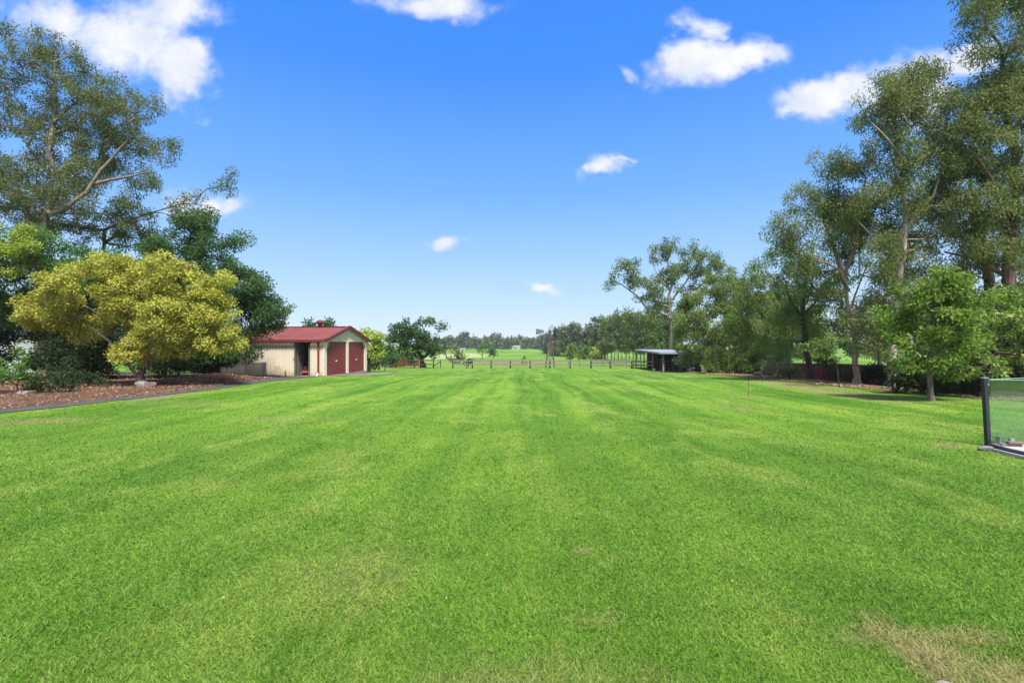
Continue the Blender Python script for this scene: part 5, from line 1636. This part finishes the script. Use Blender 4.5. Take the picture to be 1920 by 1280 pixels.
pane(cpx + .045, cpy - .01, cpx + 2.0, cpy - .42, 'clear glass pane running from the charcoal post towards the viewer')
pane(cpx + .045, cpy + .03, cpx + 1.95, cpy + .75, 'clear glass pane running from the charcoal post away to the far side')
sl_ = MB()
sl_.v = []
top_ = [(8.06, 8.22), (8.7, 8.42), (14.0, 8.0), (14.0, -4.0), (7.92, -4.0), (7.96, 7.4)]
sl_.poly([(a, b, .055) for a, b in top_])
for (a, b) in zip(top_, top_[1:] + top_[:1]):
    sl_.poly([(a[0], a[1], -.1), (b[0], b[1], -.1), (b[0], b[1], .055), (a[0], a[1], .055)][::-1])
o = sl_.build('pool_paving', M['concrete']); tag(o, kind='structure')
o = MB().tube([(8.13, 8.16, .085), (8.08, 7.8, .08), (8.02, 7.0, .085), (8.0, 5.0, .085)], .032, 10).build('drain_pipe', M['pipe'], None, True); tag(o, 'charcoal pipe lying along the edge of the pool paving', 'pipe')
for q, (x, y, a, lab) in enumerate([(8.33, 8.28, 10, 'flat grey brown stone at the foot of the charcoal post'), (8.55, 8.25, -12, 'pair of stacked weathered timber offcuts beside the charcoal post')]):
    if q == 0:
        rock('flat_stone', lab, 'stone', x, y, .13, .07, .05, M['rock'], 21, 0)
    else:
        t = thing('timber_offcuts', lab, 'timber', (x, y, .057), R(a))
        MB().box(-.15, .15, -.045, .045, 0, .04).build('offcut', M['timber'], t, bevel=.006)
        MB().box(-.06, .19, -.075, .01, .042, .08).build('offcut', M['rockbrown'], t, bevel=.006)
rock('stone', 'pale rough stone under the edge of the pool paving', 'stone', 8.0, 8.12, .12, .08, .06, M['rock'], 22, .2)
rock('stone', 'small white pebble in the worn grass at the bottom corner', 'stone', X_(1883, 2.75), 2.75, .011, .009, .013, M['rock'], 23, .1)
rock('stone', 'pale flat stone edge showing in the straw at the bottom of the picture', 'stone', X_(1778, 2.50), 2.50, .07, .05, .02, M['rock'], 24, .1)

# ------------------------------------------------------------------ buildings glimpsed behind
def hut(name, label, cat, x, y, wx, wy, h, rh, wm_, rm_, rz=0.0, group=None):
    t = thing(name, label, cat, (x, y, G(x, y)), rz)
    mb = MB().box(-wx / 2, wx / 2, -wy / 2, wy / 2, -.5, h)
    mb.build('walls', M[wm_], t)
    r_ = MB()
    o_ = .25
    r_.poly([(-wx / 2 - o_, -wy / 2 - o_, h - .02), (wx / 2 + o_, -wy / 2 - o_, h - .02), (wx / 2 + o_, 0, h + rh), (-wx / 2 - o_, 0, h + rh)])
    r_.poly([(-wx / 2 - o_, wy / 2 + o_, h - .02), (-wx / 2 - o_, 0, h + rh), (wx / 2 + o_, 0, h + rh), (wx / 2 + o_, wy / 2 + o_, h - .02)])
    r_.poly([(-wx / 2, -wy / 2, h), (-wx / 2, 0, h + rh - .05), (-wx / 2, wy / 2, h)]); r_.poly([(wx / 2, -wy / 2, h), (wx / 2, wy / 2, h), (wx / 2, 0, h + rh - .05)])
    r_.build('roof', M[rm_], t)
    MB().box(-.5, .5, -wy / 2 - .03, -wy / 2 - .002, 0, min(2, h - .2)).build('door', M['framegrey'], t)
    return t


hut('pale_shed', 'pale sheet metal shed half hidden behind the dark shrubs', 'shed', X_(20, 37), 37, 10, 5, 3.0, .8, 'paleshed', 'zinc')
hut('paddock_shed', 'tiny pale roofed shed at the tree line behind the round bush', 'shed', X_(868, 330), 330, 3.5, 3, 1.6, .7, 'olive', 'zinc')
hut('paddock_shed', 'tiny grey roofed shed at the far edge of the green paddock', 'shed', X_(966, 396), 396, 8, 6, 2.0, 1.2, 'olive', 'zinc')
x_ = X_(748, 76)
tk = thing('red_tank', 'round red water tank behind the blackish rail fence', 'tank', (x_, 76, G(x_, 76)))
MB().lathe([(.95, -.2), (.95, 1.2), (.85, 1.4), (.5, 1.55), (.05, 1.6)], k=24).build('tank_body', M['redtrim'], tk, True)
for q in range(4):
    MB().lathe([(.955, .2 + .28 * q), (.985, .23 + .28 * q), (.955, .26 + .28 * q)], k=24).build('rib', M['redtrim'], tk, True)
x_ = X_(727, 72)
hut('red_hut', 'low red box shed next to the round red tank', 'shed', x_, 72, 1.6, 1.2, 1.0, .1, 'redtrim', 'redtrim')
x_ = X_(768, 78)
lw = thing('garden_wall', 'low dark red panel wall behind the leaning trunk', 'wall', (x_, 78, G(x_, 78)))
for q in range(5):
    MB().box(-1.6 + q * .64, -1.6 + q * .64 + .62, -.05, .05, -.1, .9 + .03 * (q % 2)).build('panel', M['darkfence'], lw)

# cattle, two specks in the far paddock
for q, (px, d_, rz, lab) in enumerate([(1009, 372, 10, 'tiny dark cow grazing in the far green paddock'), (1006, 385, 160, 'tiny dark cow behind the grazing one, far up the paddock')]):
    x_ = X_(px, d_)
    vs = [(0, 0, 1.05), (.75, 0, 1.1), (1.1, 0, .95), (1.5, 0, .55), (-.75, 0, 1.1), (.7, .22, .55), (.7, .22, .05), (.7, -.22, .55), (.7, -.22, .05), (-.75, .22, .55), (-.75, .22, .05), (-.75, -.22, .55), (-.75, -.22, .05), (-1.0, 0, .6)]
    es = [(0, 1), (1, 2), (2, 3), (0, 4), (1, 5), (5, 6), (1, 7), (7, 8), (4, 9), (9, 10), (4, 11), (11, 12), (4, 13)]
    me = bpy.data.meshes.new('cow'); me.from_pydata(vs, es, []); me.materials.append(M['cow'])
    co = link('cow', me, None, (x_, d_, G(x_, d_))); co.rotation_euler = (0, 0, R(rz))
    sm = co.modifiers.new('skin', 'SKIN')
    for i_, rr_ in enumerate([.38, .36, .22, .14, .36, .13, .07, .13, .07, .14, .07, .14, .07, .04]):
        me.skin_vertices[0].data[i_].radius = (rr_, rr_)
    me.skin_vertices[0].data[0].use_root = True
    co.modifiers.new('sub', 'SUBSURF').levels = 1
    tag(co, lab, 'cow', 'cattle in the far paddock')
tris = sum(len(o.data.loops) - 2 * len(o.data.polygons) for o in C.objects if o.type == 'MESH')
print('ALL TRIS', tris)
